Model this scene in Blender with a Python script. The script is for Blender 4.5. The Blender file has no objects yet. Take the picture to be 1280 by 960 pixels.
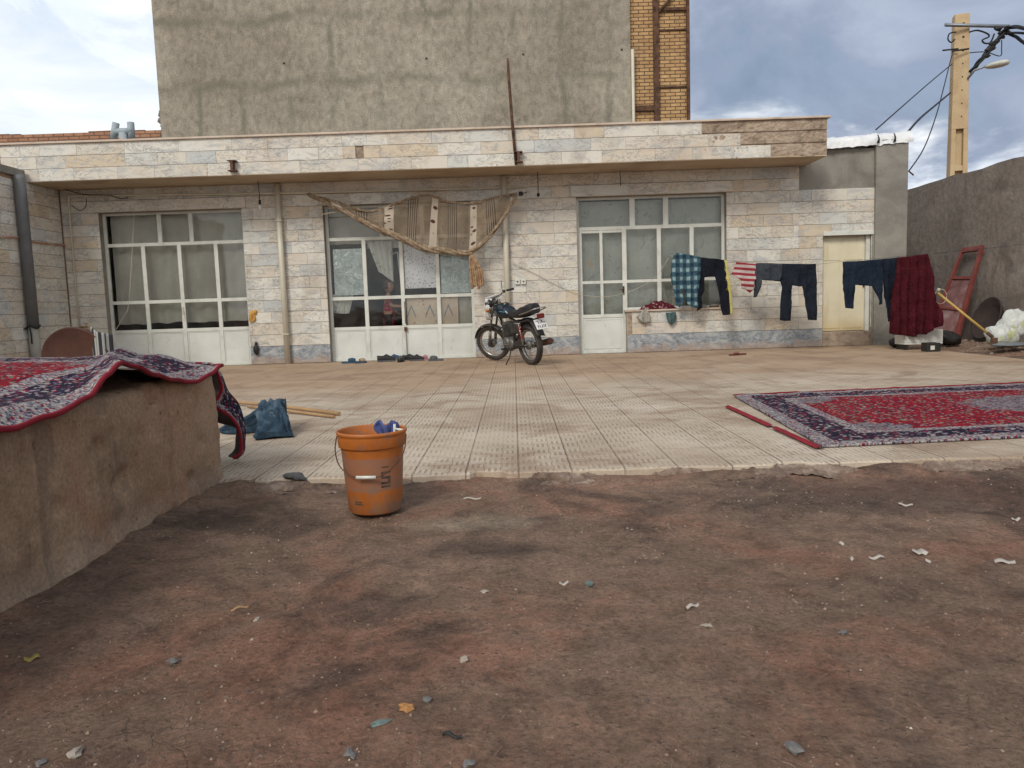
import bpy, math, random
from mathutils import Vector, Matrix, noise, geometry
R = math.radians
rnd = random.Random(7)
S = bpy.context.scene
COL = S.collection

# ------------------------------------------------------------------ camera
CAM_H = .87
cam_d = bpy.data.cameras.new('camera'); cam = bpy.data.objects.new('camera', cam_d); COL.objects.link(cam)
cam_d.sensor_width = 36; cam_d.lens = 961/1280*36; cam_d.clip_end = 2000; cam_d.clip_start = .05
CM = Matrix.Rotation(R(.3), 3, 'Z') @ Matrix.Rotation(R(90-5.82), 3, 'X') @ Matrix.Rotation(R(-1.85), 3, 'Z')
cam.matrix_world = Matrix.Translation((0, 0, CAM_H)) @ CM.to_4x4()
S.camera = cam
# ------------------------------------------------------------------ sky, sun, exposure
S.view_settings.view_transform = 'Standard'; S.view_settings.look = 'None'
S.view_settings.gamma = 1; S.view_settings.exposure = .25
W = bpy.data.worlds.new('World'); S.world = W; W.use_nodes = True
sun_d = bpy.data.lights.new('sun', 'SUN'); sun_d.energy = 1.7; sun_d.angle = R(17); sun_d.color = (1, .95, .87)
sun = bpy.data.objects.new('sun', sun_d); COL.objects.link(sun)
SUNDIR = Vector((-.38, -.80, .74)).normalized()
sun.rotation_euler = SUNDIR.to_track_quat('Z', 'Y').to_euler()


class NB:
    """small helper to write node trees"""
    def __init__(s, tree):
        s.t = tree; s.n = tree.nodes; s.l = tree.links
    def new(s, typ, **kw):
        n = s.n.new(typ)
        for k, v in kw.items(): setattr(n, k, v)
        return n
    def put(s, node, i, v):
        if v is None: return
        sock = node.inputs[i]
        if isinstance(v, bpy.types.NodeSocket): s.l.new(v, sock)
        elif isinstance(v, (tuple, list)) and len(v) == 3 and sock.type == 'RGBA': sock.default_value = (*v, 1)
        else: sock.default_value = v
    def math(s, op, a, b=None, c=None, clamp=False):
        n = s.new('ShaderNodeMath', operation=op, use_clamp=clamp)
        s.put(n, 0, a); s.put(n, 1, b); s.put(n, 2, c); return n.outputs[0]
    def vmath(s, op, a, b=None, scale=None):
        n = s.new('ShaderNodeVectorMath', operation=op)
        s.put(n, 0, a); s.put(n, 1, b)
        if scale is not None: s.put(n, 3, scale)
        return n.outputs['Value'] if op in ('DOT_PRODUCT', 'LENGTH', 'DISTANCE') else n.outputs[0]
    def sep(s, v):
        n = s.new('ShaderNodeSeparateXYZ'); s.put(n, 0, v); return n.outputs
    def comb(s, x=0., y=0., z=0.):
        n = s.new('ShaderNodeCombineXYZ'); s.put(n, 0, x); s.put(n, 1, y); s.put(n, 2, z); return n.outputs[0]
    def noise(s, vec, scale, detail=4, rough=.55, dist=0., out=0):
        n = s.new('ShaderNodeTexNoise'); s.put(n, 'Vector', vec); n.inputs['Scale'].default_value = scale
        n.inputs['Detail'].default_value = detail; n.inputs['Roughness'].default_value = rough
        n.inputs['Distortion'].default_value = dist; return n.outputs[out]
    def voro(s, vec, scale, feature='F1', out='Distance', rand=1.):
        n = s.new('ShaderNodeTexVoronoi', feature=feature); s.put(n, 'Vector', vec)
        n.inputs['Scale'].default_value = scale; n.inputs['Randomness'].default_value = rand; return n.outputs[out]
    def white(s, v):
        n = s.new('ShaderNodeTexWhiteNoise', noise_dimensions='3D'); s.put(n, 'Vector', v); return n.outputs
    def ramp(s, f, stops, interp='LINEAR'):
        n = s.new('ShaderNodeValToRGB'); cr = n.color_ramp; cr.interpolation = interp
        while len(cr.elements) < len(stops): cr.elements.new(.5)
        for e, (p, c) in zip(cr.elements, stops):
            e.position = p; e.color = (*c, 1) if isinstance(c, (tuple, list)) else (c, c, c, 1)
        s.put(n, 0, f); return n.outputs[0]
    def rng(s, f, a, b, c=0., d=1., smooth=True):
        n = s.new('ShaderNodeMapRange', interpolation_type='SMOOTHSTEP' if smooth else 'LINEAR')
        for i, v in enumerate((f, a, b, c, d)): s.put(n, i, v)
        return n.outputs[0]
    def mix(s, f, a, b, blend='MIX'):
        n = s.new('ShaderNodeMix', data_type='RGBA', blend_type=blend)
        s.put(n, 0, f); s.put(n, 6, a); s.put(n, 7, b); return n.outputs[2]
    def bump(s, h, strength=.5, dist=.01, normal=None):
        n = s.new('ShaderNodeBump'); n.inputs['Strength'].default_value = strength
        n.inputs['Distance'].default_value = dist; s.put(n, 'Height', h); s.put(n, 'Normal', normal); return n.outputs[0]


def material(name, fn, rough=.85, spec=.35, metal=0.):
    m = bpy.data.materials.new(name); m.use_nodes = True
    b = NB(m.node_tree); p = m.node_tree.nodes['Principled BSDF']
    p.inputs['Roughness'].default_value = rough; p.inputs['Specular IOR Level'].default_value = spec
    p.inputs['Metallic'].default_value = metal
    tc = b.new('ShaderNodeTexCoord')
    r = fn(b, tc, p)
    if isinstance(r, tuple) and len(r) == 2 and isinstance(r[0], bpy.types.NodeSocket):
        b.put(p, 'Base Color', r[0]); b.put(p, 'Normal', r[1])
    elif r is not None: b.put(p, 'Base Color', r)
    return m


def mottled(name, cols, scale=3., rough=.85, bump=.3, bscale=40., spec=.35, metal=0., detail=6, grit=.25, bd=.006, dist=.3):
    def fn(b, tc, p):
        o = tc.outputs['Object']
        n = b.noise(o, scale, detail, .6, dist)
        k = len(cols)
        c = b.ramp(n, [(.3+.4*i/max(1, k-1), cols[i]) for i in range(k)])
        g = b.noise(o, bscale, 4, .7)
        c = b.mix(grit, c, b.ramp(g, [(.3, .45), (.7, 1.)]), 'MULTIPLY')
        return c, b.bump(g, bump, bd)
    return material(name, fn, rough, spec, metal)

# world: Nishita sky with layers of cloud by direction
def build_world():
    b = NB(W.node_tree); bg = W.node_tree.nodes['Background']
    sky = b.new('ShaderNodeTexSky'); sky.sky_type = 'NISHITA'; sky.sun_disc = False
    sky.sun_elevation = math.asin(SUNDIR.z); sky.sun_rotation = math.atan2(SUNDIR.x, SUNDIR.y)
    sky.air_density = 1.3; sky.dust_density = 1.5
    d = b.new('ShaderNodeTexCoord').outputs['Generated']
    x, y, z = b.sep(d)[:3]
    zz = b.math('ADD', b.math('MAXIMUM', z, 0.), .22)
    pv = b.comb(b.math('DIVIDE', x, zz), b.math('DIVIDE', y, zz), 0.)
    n1 = b.noise(pv, .9, 9, .56, .6)
    n2 = b.noise(b.vmath('MULTIPLY', d, (1., 1., 1.7)), 3.4, 8, .55, .7)
    n3 = b.noise(b.vmath('MULTIPLY', d, (1., 1., 2.6)), 4.5, 8, .6, .4)
    # deeper blue-grey cloud base, pale lit cloud
    grey = b.ramp(n2, [(.32, (1.9, 2.4, 3.4)), (.5, (2.8, 3.35, 4.5)), (.68, (4.3, 4.9, 6.0))])
    lit = b.ramp(n3, [(.36, (7.2, 8.0, 9.0)), (.62, (9.8, 10.0, 10.2))])
    # lit cloud share: high to the left, low to the right except near the horizon
    left = b.rng(x, -.02, -.38)
    low = b.math('MULTIPLY', b.rng(z, .30, .10), b.rng(x, .75, .35))
    back = b.rng(y, .1, -.5)
    lf = b.math('ADD', b.math('MULTIPLY', left, .56), b.math('MULTIPLY', low, .17))
    lf = b.math('ADD', lf, b.math('MULTIPLY', back, .30))
    f = b.math('ADD', b.math('MULTIPLY_ADD', n3, .55, b.math('MULTIPLY', n1, .5)), lf)
    f = b.rng(f, .585, .76)
    cloud = b.mix(f, grey, lit)
    cloud = b.mix(b.math('MULTIPLY', back, .6), cloud, (7.6, 7.5, 7.3))
    cover = b.rng(b.math('ADD', n2, b.math('MULTIPLY', n1, .5)), .56, .72)
    cover = b.math('MAXIMUM', cover, .84)
    c = b.mix(cover, sky.outputs[0], cloud)
    b.put(bg, 'Color', c); bg.inputs['Strength'].default_value = .1
build_world()
W.cycles.sampling_method = 'MANUAL' if hasattr(W, 'cycles') else None
if hasattr(W, 'cycles'): W.cycles.sample_map_resolution = 512

# ------------------------------------------------------------------ mesh helpers
def pt(px, py, Y):
    """where the sight line through a spot of the photo (1280x960) meets the vertical plane at distance Y"""
    r = CM @ Vector(((px-640)/961, -(py-480)/961, -1)); t = Y/r.y
    return Vector((r.x*t, Y, CAM_H+r.z*t))
def ptz(px, py, z=0.):
    r = CM @ Vector(((px-640)/961, -(py-480)/961, -1)); t = (z-CAM_H)/r.z
    return Vector((r.x*t, r.y*t, z))
def ptx(px, py, X):
    r = CM @ Vector(((px-640)/961, -(py-480)/961, -1)); t = X/r.x
    return Vector((X, r.y*t, CAM_H+r.z*t))

def tag(o, label=None, cat=None, group=None, kind=None):
    if label: o['label'] = label
    if cat: o['category'] = cat
    if group: o['group'] = group
    if kind: o['kind'] = kind
    return o
def empty(name, loc=(0, 0, 0), rz=0., label=None, cat=None, group=None):
    o = bpy.data.objects.new(name, None); COL.objects.link(o); o.location = loc; o.rotation_euler = (0, 0, rz)
    o.empty_display_size = .1
    return tag(o, label, cat, group)

class MB:
    def __init__(s): s.v = []; s.f = []; s.mi = []; s.uv = {}; s.attr = None; s.sm = []
    def add(s, vs, fs, mi=0, smooth=False):
        o = len(s.v); s.v += [tuple(v) for v in vs]
        for f in fs: s.f.append(tuple(i+o for i in f)); s.mi.append(mi); s.sm.append(smooth)
        return o
    def box(s, x0, x1, y0, y1, z0, z1, mi=0, m=None):
        vs = [Vector((x, y, z)) for z in (z0, z1) for y in (y0, y1) for x in (x0, x1)]
        if m is not None: vs = [m @ v for v in vs]
        s.add(vs, [(0, 2, 3, 1), (4, 5, 7, 6), (0, 1, 5, 4), (2, 6, 7, 3), (0, 4, 6, 2), (1, 3, 7, 5)], mi)
        return s
    def tube(s, pts, r, n=8, mi=0, caps=True, sx=1., sy=1.):
        pts = [Vector(p) for p in pts]; k = len(pts)
        rs = r if isinstance(r, (list, tuple)) else [r]*k
        t = (pts[1]-pts[0]).normalized()
        up = Vector((0, 0, 1)) if abs(t.z) < .9 else Vector((0, 1, 0))
        a = t.cross(up).normalized(); vs = []
        for i in range(k):
            if i == 0: tt = pts[1]-pts[0]
            elif i == k-1: tt = pts[-1]-pts[-2]
            else: tt = (pts[i+1]-pts[i]).normalized()+(pts[i]-pts[i-1]).normalized()
            if tt.length > 1e-9: t = tt.normalized()
            a = (a-t*a.dot(t)).normalized(); b = t.cross(a)
            for j in range(n):
                w = 2*math.pi*j/n
                vs.append(pts[i]+a*math.cos(w)*rs[i]*sx+b*math.sin(w)*rs[i]*sy)
        fs = [(i*n+j, i*n+(j+1) % n, (i+1)*n+(j+1) % n, (i+1)*n+j) for i in range(k-1) for j in range(n)]
        s.add(vs, fs, mi, True)
        if caps:
            o = len(s.v)-k*n
            s.f.append(tuple(o+j for j in range(n))[::-1]); s.mi.append(mi); s.sm.append(False)
            s.f.append(tuple(o+(k-1)*n+j for j in range(n))); s.mi.append(mi); s.sm.append(False)
        return s
    def lathe(s, prof, n=24, m=None, mi=0, close=False):
        vs = []
        for (r, z) in prof:
            for j in range(n):
                w = 2*math.pi*j/n; v = Vector((r*math.cos(w), r*math.sin(w), z)); vs.append(m @ v if m is not None else v)
        k = len(prof); rg = range(k) if close else range(k-1)
        s.add(vs, [(i*n+j, i*n+(j+1) % n, ((i+1) % k)*n+(j+1) % n, ((i+1) % k)*n+j) for i in rg for j in range(n)], mi, True)
        return s
    def grid(s, P, mi=0, smooth=True, uv=None):
        h = len(P); w = len(P[0]); o = s.add([p for row in P for p in row],
            [(i*w+j, i*w+j+1, (i+1)*w+j+1, (i+1)*w+j) for i in range(h-1) for j in range(w-1)], mi, smooth)
        if uv:
            for i in range(h):
                for j in range(w): s.uv[o+i*w+j] = uv[i][j]
        return s
    def ball(s, c, r, n=12, mi=0, sc=(1, 1, 1), rot=None, jit=0.):
        vs = []; k = n//2+1
        for i in range(k):
            th = math.pi*i/(k-1)
            for j in range(n):
                w = 2*math.pi*j/n
                v = Vector((math.sin(th)*math.cos(w)*sc[0], math.sin(th)*math.sin(w)*sc[1], math.cos(th)*sc[2]))*r
                if jit: v *= 1+jit*noise.noise(v/r*1.3+Vector(c)*9)
                if rot: v = rot @ v
                vs.append(v+Vector(c))
        s.add(vs, [(i*n+j, (i+1)*n+j, (i+1)*n+(j+1) % n, i*n+(j+1) % n) for i in range(k-1) for j in range(n)], mi, True)
        return s
    def mesh(s, me, m=None, mi=0):
        s.add([(m @ v.co) if m is not None else v.co.copy() for v in me.vertices], [tuple(p.vertices) for p in me.polygons], mi, True)
        return s
    def build(s, name, mats, parent=None, bevel=0., solid=0., subd=0, loc=None):
        me = bpy.data.meshes.new(name); me.from_pydata([tuple(v) for v in s.v], [], s.f)
        mats = mats if isinstance(mats, (list, tuple)) else [mats]
        for m in mats: me.materials.append(m)
        me.polygons.foreach_set('material_index', s.mi); me.polygons.foreach_set('use_smooth', s.sm)
        if s.uv:
            ul = me.uv_layers.new(name='UVMap')
            for l in me.loops: ul.data[l.index].uv = s.uv.get(l.vertex_index, (0, 0))
        if s.attr:
            a = me.attributes.new('rnd', 'FLOAT', 'POINT'); a.data.foreach_set('value', s.attr)
        me.update()
        o = bpy.data.objects.new(name, me); COL.objects.link(o)
        if parent: o.parent = parent
        if loc is not None: o.location = loc
        if solid: md = o.modifiers.new('solid', 'SOLIDIFY'); md.thickness = solid; md.offset = 0
        if bevel: md = o.modifiers.new('bevel', 'BEVEL'); md.width = bevel; md.segments = 2; md.limit_method = 'ANGLE'
        if subd: md = o.modifiers.new('sub', 'SUBSURF'); md.levels = subd; md.render_levels = subd
        return o

def smooth_path(pts, n=8):
    pts = [Vector(p) for p in pts]; out = []
    for i in range(len(pts)-1):
        p0 = pts[max(i-1, 0)]; p1 = pts[i]; p2 = pts[i+1]; p3 = pts[min(i+2, len(pts)-1)]
        for k in range(n):
            t = k/n
            out.append(.5*((2*p1)+(p2-p0)*t+(2*p0-5*p1+4*p2-p3)*t*t+(3*p1-p0-3*p2+p3)*t**3))
    out.append(pts[-1]); return out
def interp(x, tab):
    if x <= tab[0][0]: return tab[0][1]
    for (a, u), (b, v) in zip(tab, tab[1:]):
        if x <= b:
            t = (x-a)/(b-a); t = t*t*(3-2*t); return u+(v-u)*t
    return tab[-1][1]
def fbm(x, y, z=0., oct=4):
    return noise.fractal(Vector((x, y, z)), .9, 2.1, oct)

# ------------------------------------------------------------------ materials
def marble_fn(b, tc, p):
    o = tc.outputs['Object']; a = b.new('ShaderNodeAttribute', attribute_name='rnd').outputs['Fac']
    base = b.ramp(a, [(0., (.60, .56, .485)), (.20, (.65, .63, .565)), (.36, (.585, .525, .435)), (.46, (.62, .575, .495)),
                      (.60, (.60, .545, .47)), (.70, (.57, .565, .52)), (.80, (.64, .61, .54)), (.90, (.50, .515, .50)), (.955, (.58, .49, .37))], 'CONSTANT')
    off = b.vmath('SCALE', (1., 1., 1.), None, b.math('MULTIPLY', a, 91.))
    q = b.vmath('ADD', o, off)
    qs = b.vmath('MULTIPLY', q, (.55, .55, 1.4))
    cl = b.noise(qs, 5., 6, .6, 1.2)
    base = b.mix(b.rng(cl, .50, .64, 0., .62), base, (.40, .415, .42))
    base = b.mix(b.rng(b.noise(qs, 3., 4, .5, .8), .52, .70, 0., .26), base, (.58, .42, .26))
    w = b.math('ABSOLUTE', b.math('SUBTRACT', b.noise(qs, 7., 7, .62, 1.8), .5))
    vm = b.rng(b.noise(q, 2.2, 3), .38, .54)
    base = b.mix(b.math('MULTIPLY', b.rng(w, .034, .0), b.math('MULTIPLY', vm, .66)), base, (.15, .15, .14))
    dirt = b.noise(b.vmath('MULTIPLY', o, (1., 1., .6)), 1.6, 6, .62, .4)
    base = b.mix(b.rng(dirt, .50, .72, 0., .34), base, (.30, .22, .15))
    base = b.mix(.10, base, b.ramp(b.noise(o, 60., 3), [(.35, .5), (.65, 1.)]), 'MULTIPLY')
    h = b.noise(q, 14., 6, .6)
    b.put(p, 'Roughness', b.rng(cl, .3, .7, .45, .75))
    return base, b.bump(h, .25, .004)
M_marble = material('marble_tile', marble_fn, .55, .4)
def bluestone_fn(b, tc, p):
    o = tc.outputs['Object']; a = b.new('ShaderNodeAttribute', attribute_name='rnd').outputs['Fac']
    q = b.vmath('ADD', o, b.vmath('SCALE', (1., 1., 1.), None, b.math('MULTIPLY', a, 47.)))
    n = b.noise(b.vmath('MULTIPLY', q, (1., 1., 2.)), 3.2, 7, .62, 2.)
    c = b.ramp(n, [(.3, (.12, .14, .16)), (.46, (.215, .24, .265)), (.56, (.31, .33, .345)), (.7, (.46, .45, .42))])
    w = b.math('ABSOLUTE', b.math('SUBTRACT', b.noise(q, 4.5, 6, .6, 2.), .5))
    c = b.mix(b.rng(w, .02, 0., 0., .6), c, (.6, .58, .53))
    z = b.sep(o)[2]
    c = b.mix(b.rng(b.math('ADD', b.math('MULTIPLY', b.noise(o, 6., 5), .3), b.math('MULTIPLY', z, -1.)), -.02, .12, 0., .6), c, (.34, .23, .16))
    return c, b.bump(n, .2, .004)
M_blue = material('blue_grey_marble', bluestone_fn, .5, .4)
M_mortar = mottled('grimy_mortar', [(.20, .11, .055), (.34, .20, .11), (.30, .22, .15)], 5., bump=.6)
M_plaster = mottled('grey_cement_plaster', [(.17, .16, .14), (.25, .235, .205), (.33, .31, .27)], 1.7, bump=.4, bscale=30., dist=.8)
M_roughplaster = mottled('rough_beige_mortar', [(.20, .15, .11), (.36, .28, .21), (.46, .37, .28)], 7., bump=1., bscale=22., bd=.02)
M_soffit = mottled('stained_soffit_paint', [(.36, .26, .17), (.50, .39, .27), (.56, .46, .34)], 1.3, bump=.2)
M_coping = mottled('pink_beige_coping', [(.42, .32, .25), (.56, .45, .36), (.62, .53, .44)], 3., rough=.6)
M_frame = mottled('off_white_frame_paint', [(.50, .50, .44), (.62, .63, .57), (.66, .67, .62)], 4., rough=.45, bump=.1, spec=.5, grit=.12)
def sheet_fn(b, tc, p):
    o = tc.outputs['Object']
    c = b.ramp(b.noise(o, 2.5, 5), [(.3, (.54, .55, .51)), (.7, (.66, .67, .63))])
    c = b.mix(b.rng(b.noise(o, 9., 6, .65, .6), .60, .74, 0., .55), c, (.30, .25, .18))
    z = b.sep(o)[2]
    c = b.mix(b.rng(b.math('MULTIPLY_ADD', b.noise(b.vmath('MULTIPLY', o, (9., 9., 2.)), 1.5, 4), .14, b.math('MULTIPLY', z, -1.)), -.02, .10, 0., .7), c, (.36, .25, .17))
    return c, b.bump(b.noise(o, 3.5, 2), .35, .02)
M_sheet = material('painted_sheet_steel', sheet_fn, .42, .5)
def creamdoor_fn(b, tc, p):
    o = tc.outputs['Object']; z = b.sep(o)[2]
    c = b.ramp(b.noise(o, 2.2, 5), [(.3, (.60, .54, .38)), (.7, (.72, .66, .50))])
    c = b.mix(b.rng(b.noise(b.vmath('MULTIPLY', o, (4., 1., .7)), 2., 5), .52, .75, 0., .4), c, (.50, .38, .18))
    c = b.mix(b.rng(z, .55, .26, 0., .55), c, (.55, .40, .16))
    return c, b.bump(b.noise(o, 4., 3), .3, .01)
M_cream = material('cream_door_paint', creamdoor_fn, .5, .45)
def glass_mat():
    m = bpy.data.materials.new('dusty_window_glass'); m.use_nodes = True; b = NB(m.node_tree); nt = m.node_tree
    for n in list(nt.nodes): nt.nodes.remove(n)
    out = b.new('ShaderNodeOutputMaterial'); tr = b.new('ShaderNodeBsdfTransparent'); gl = b.new('ShaderNodeBsdfGlossy'); df = b.new('ShaderNodeBsdfDiffuse')
    tr.inputs[0].default_value = (.98, .985, .975, 1); gl.inputs['Roughness'].default_value = .04; df.inputs[0].default_value = (.42, .42, .38, 1)
    fr = b.new('ShaderNodeFresnel'); fr.inputs[0].default_value = 1.5
    o = b.new('ShaderNodeTexCoord').outputs['Object']
    nn = b.bump(b.noise(o, 2.5, 2), .12, .02); b.put(gl, 'Normal', nn)
    dust = b.rng(b.noise(o, 3.2, 6, .65, .5), .40, .75, .0, .05)
    m1 = b.new('ShaderNodeMixShader'); m2 = b.new('ShaderNodeMixShader')
    b.put(m1, 0, dust); b.put(m1, 1, tr.outputs[0]); b.put(m1, 2, df.outputs[0])
    b.put(m2, 0, b.math('MULTIPLY', fr.outputs[0], .85)); b.put(m2, 1, m1.outputs[0]); b.put(m2, 2, gl.outputs[0])
    b.put(out, 0, m2.outputs[0]); return m
M_glass = glass_mat()
def curtain_fn(c0, c1, flor=None):
    def fn(b, tc, p):
        o = tc.outputs['Object']
        c = b.ramp(b.noise(o, 1.8, 5, .6, .4), [(.3, c0), (.7, c1)])
        if flor:
            v = b.noise(b.vmath('MULTIPLY', o, (1., 1., 1.)), 6.5, 3, .5, 1.5)
            c = b.mix(b.rng(v, .60, .66, 0., .5), c, flor[0])
            v = b.noise(b.vmath('ADD', o, (5., 3., 1.)), 4., 2, .5, .5)
            c = b.mix(b.rng(v, .66, .70, 0., .6), c, flor[1])
        return c, b.bump(b.noise(b.vmath('MULTIPLY', o, (8., 1., 1.5)), 2., 4), .5, .02)
    return fn
M_curt1 = material('grey_curtain_cloth', curtain_fn((.42, .41, .36), (.54, .53, .47)))
M_curt3 = material('grey_green_printed_curtain', curtain_fn((.36, .385, .345), (.50, .52, .47), ((.22, .24, .22), (.50, .38, .22))))
M_curtw = material('white_marbled_curtain', curtain_fn((.50, .51, .47), (.70, .70, .66), ((.18, .19, .19), (.5, .5, .46))))
def foil_fn(b, tc, p):
    o = tc.outputs['Object']
    n = b.noise(o, 5., 5, .6, 2.5); w = b.math('ABSOLUTE', b.math('SUBTRACT', b.noise(o, 6., 4, .6, 2.5), .5))
    c = b.mix(b.rng(w, .03, 0., 0., .7), b.ramp(n, [(.3, (.36, .45, .45)), (.7, (.60, .68, .67))]), (.90, .92, .92))
    return c, b.bump(w, .9, .04)
M_foil = material('crinkled_silver_foil', foil_fn, .32, .5, .35)
def dots_fn(b, tc, p):
    o = tc.outputs['Object']
    n = b.voro(b.comb(b.sep(o)[0], b.sep(o)[2], 0.), 32., 'F1', 'Distance', .9)
    k = b.math('MULTIPLY', b.rng(n, .36, .24), b.rng(b.noise(o, 20., 2), .44, .5))
    return b.mix(k, (.86, .86, .89), (.10, .10, .24))
M_dots = material('white_print_with_blue_flowers', dots_fn, .8)
def pinkprint_fn(b, tc, p):
    o = tc.outputs['Object']; x, y, z = b.sep(o)[:3]
    c = b.ramp(b.noise(o, 2.5, 3), [(.3, (.66, .54, .44)), (.7, (.76, .66, .55))])
    u = b.math('FRACT', b.math('MULTIPLY', x, 3.1)); v = b.math('FRACT', b.math('MULTIPLY_ADD', z, 2.6, .25))
    # little pointed leaf and house figures
    a = b.math('ABSOLUTE', b.math('SUBTRACT', u, .5)); e = b.math('SUBTRACT', b.math('MULTIPLY_ADD', a, 2.0, v), .62)
    k = b.math('MULTIPLY', b.rng(b.math('ABSOLUTE', e), .09, .05), b.rng(a, .26, .22))
    c = b.mix(b.math('MULTIPLY', k, .75), c, (.12, .24, .33))
    n = b.voro(b.comb(x, z, 0.), 10., 'F1', 'Distance', 1.)
    c = b.mix(b.rng(n, .20, .14, 0., .7), c, (.36, .13, .10))
    return c
M_pink = material('cream_print_with_small_figures', pinkprint_fn, .8)
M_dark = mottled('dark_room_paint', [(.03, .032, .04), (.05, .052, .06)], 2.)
M_pvc = mottled('cream_plastic_pipe', [(.50, .46, .36), (.62, .58, .48)], 3., rough=.45, bump=.05, spec=.5, grit=.12)
M_pvcgrey = mottled('grey_plastic_pipe', [(.10, .105, .11), (.16, .165, .17)], 3., rough=.5, bump=.05, spec=.5)
M_black = mottled('black_rubber', [(.012, .012, .013), (.03, .028, .026)], 9., rough=.6, bump=.1)
M_cable = mottled('black_cable', [(.01, .01, .012), (.02, .02, .024)], 9., rough=.6, bump=.0)
M_rust = mottled('rusty_iron', [(.035, .02, .015), (.10, .05, .03), (.16, .08, .045)], 8., rough=.85, bump=.5)
M_wire = mottled('pale_cord', [(.45, .40, .32), (.55, .50, .42)], 9.)
M_tallwall = None
def tall_fn(b, tc, p):
    o = tc.outputs['Object']; x, y, z = b.sep(o)[:3]
    n = b.noise(o, .55, 6, .6, .4)
    c = b.ramp(n, [(.3, (.235, .205, .160)), (.5, (.310, .275, .220)), (.7, (.370, .335, .270))])
    g = b.noise(b.vmath('MULTIPLY', o, (1., 1., .75)), 7., 8, .72, .4)
    c = b.mix(.75, c, b.ramp(g, [(.32, .50), (.5, .95), (.66, 1.3)]), 'MULTIPLY')
    # darker trowelled bands where studs and joists sit behind the render, wandering
    wx = b.math('MULTIPLY_ADD', b.noise(o, 1.2, 4), .5, x); wz = b.math('MULTIPLY_ADD', b.noise(b.vmath('ADD', o, (7., 0., 3.)), .9, 4), .7, z)
    fx = b.math('ABSOLUTE', b.math('SUBTRACT', b.math('FRACT', b.math('MULTIPLY', wx, 1.02)), .5))
    fz = b.math('ABSOLUTE', b.math('SUBTRACT', b.math('FRACT', b.math('MULTIPLY', wz, .74)), .5))
    k = b.math('MAXIMUM', b.math('MULTIPLY', b.rng(fx, .11, .0), b.rng(b.noise(o, .8, 4), .38, .60)), b.math('MULTIPLY', b.rng(fz, .13, .0), b.rng(b.noise(b.vmath('ADD', o, (3., 3., 9.)), .7, 4), .36, .60)))
    c = b.mix(b.math('MULTIPLY', k, .72), c, (.155, .150, .112))
    c = b.mix(b.rng(b.noise(b.vmath('MULTIPLY', o, (2.2, 1., .45)), 1.3, 6, .65, .6), .56, .74, 0., .5), c, (.36, .34, .29))
    f = b.noise(o, 45., 4, .7)
    c = b.mix(.6, c, b.ramp(f, [(.34, .5), (.66, 1.4)]), 'MULTIPLY')
    return c, b.bump(b.math('ADD', g, b.math('MULTIPLY', f, .5)), .5, .02)
M_tallwall = material('grey_trowelled_cement_render', tall_fn, .9)
def brick_fn(col1, col2, mort, w=.22, h=.075, axis='x'):
    def fn(b, tc, p):
        o = tc.outputs['Object']; s = b.sep(o)
        br = b.new('ShaderNodeTexBrick'); b.put(br, 'Vector', b.comb(s[0], s[2], 0.))
        br.inputs['Scale'].default_value = 1.; br.inputs['Brick Width'].default_value = w; br.inputs['Row Height'].default_value = h
        br.inputs['Mortar Size'].default_value = .010; br.inputs['Mortar Smooth'].default_value = .3; br.inputs['Bias'].default_value = 0
        b.put(br, 'Color1', col1); b.put(br, 'Color2', col2); b.put(br, 'Mortar', mort)
        c = b.mix(.5, br.outputs[0], b.ramp(b.noise(o, 7., 6, .65), [(.3, .5), (.7, 1.15)]), 'MULTIPLY')
        c = b.mix(b.rng(b.noise(o, 1.1, 4), .5, .75, 0., .4), c, (.2, .13, .08))
        return c, b.bump(b.math('SUBTRACT', b.noise(o, 30., 3), b.math('MULTIPLY', br.outputs[1], 1.5)), .8, .012)
    return fn
M_brick = material('yellow_brick', brick_fn((.56, .36, .17), (.46, .27, .12), (.13, .09, .06)), .9)
M_redbrick = material('orange_brick', brick_fn((.42, .22, .13), (.34, .17, .10), (.14, .10, .08)), .9)
def rwall_fn(b, tc, p):
    o = tc.outputs['Object']
    n = b.noise(o, .6, 6, .6, .7)
    c = b.ramp(n, [(.3, (.16, .132, .112)), (.5, (.225, .19, .162)), (.7, (.30, .26, .222))])
    c = b.mix(b.rng(b.noise(b.vmath('MULTIPLY', o, (1., 1., .35)), 1.6, 5), .5, .72, 0., .45), c, (.30, .27, .23))
    c = b.mix(b.rng(b.noise(b.vmath('ADD', o, (9., 2., 4.)), .9, 5, .6, 1.2), .58, .68, 0., .5), c, (.105, .085, .075))
    g = b.noise(o, 9., 9, .75)
    c = b.mix(.7, c, b.ramp(g, [(.32, .55), (.5, .95), (.68, 1.3)]), 'MULTIPLY')
    c = b.mix(b.rng(b.noise(b.vmath('MULTIPLY', o, (1., 2.5, .5)), 2.2, 7, .65, .5), .54, .66, 0., .45), c, (.17, .115, .085))
    return c, b.bump(g, .8, .03)
M_rwall = material('patchy_grey_render', rwall_fn, .9)
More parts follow.
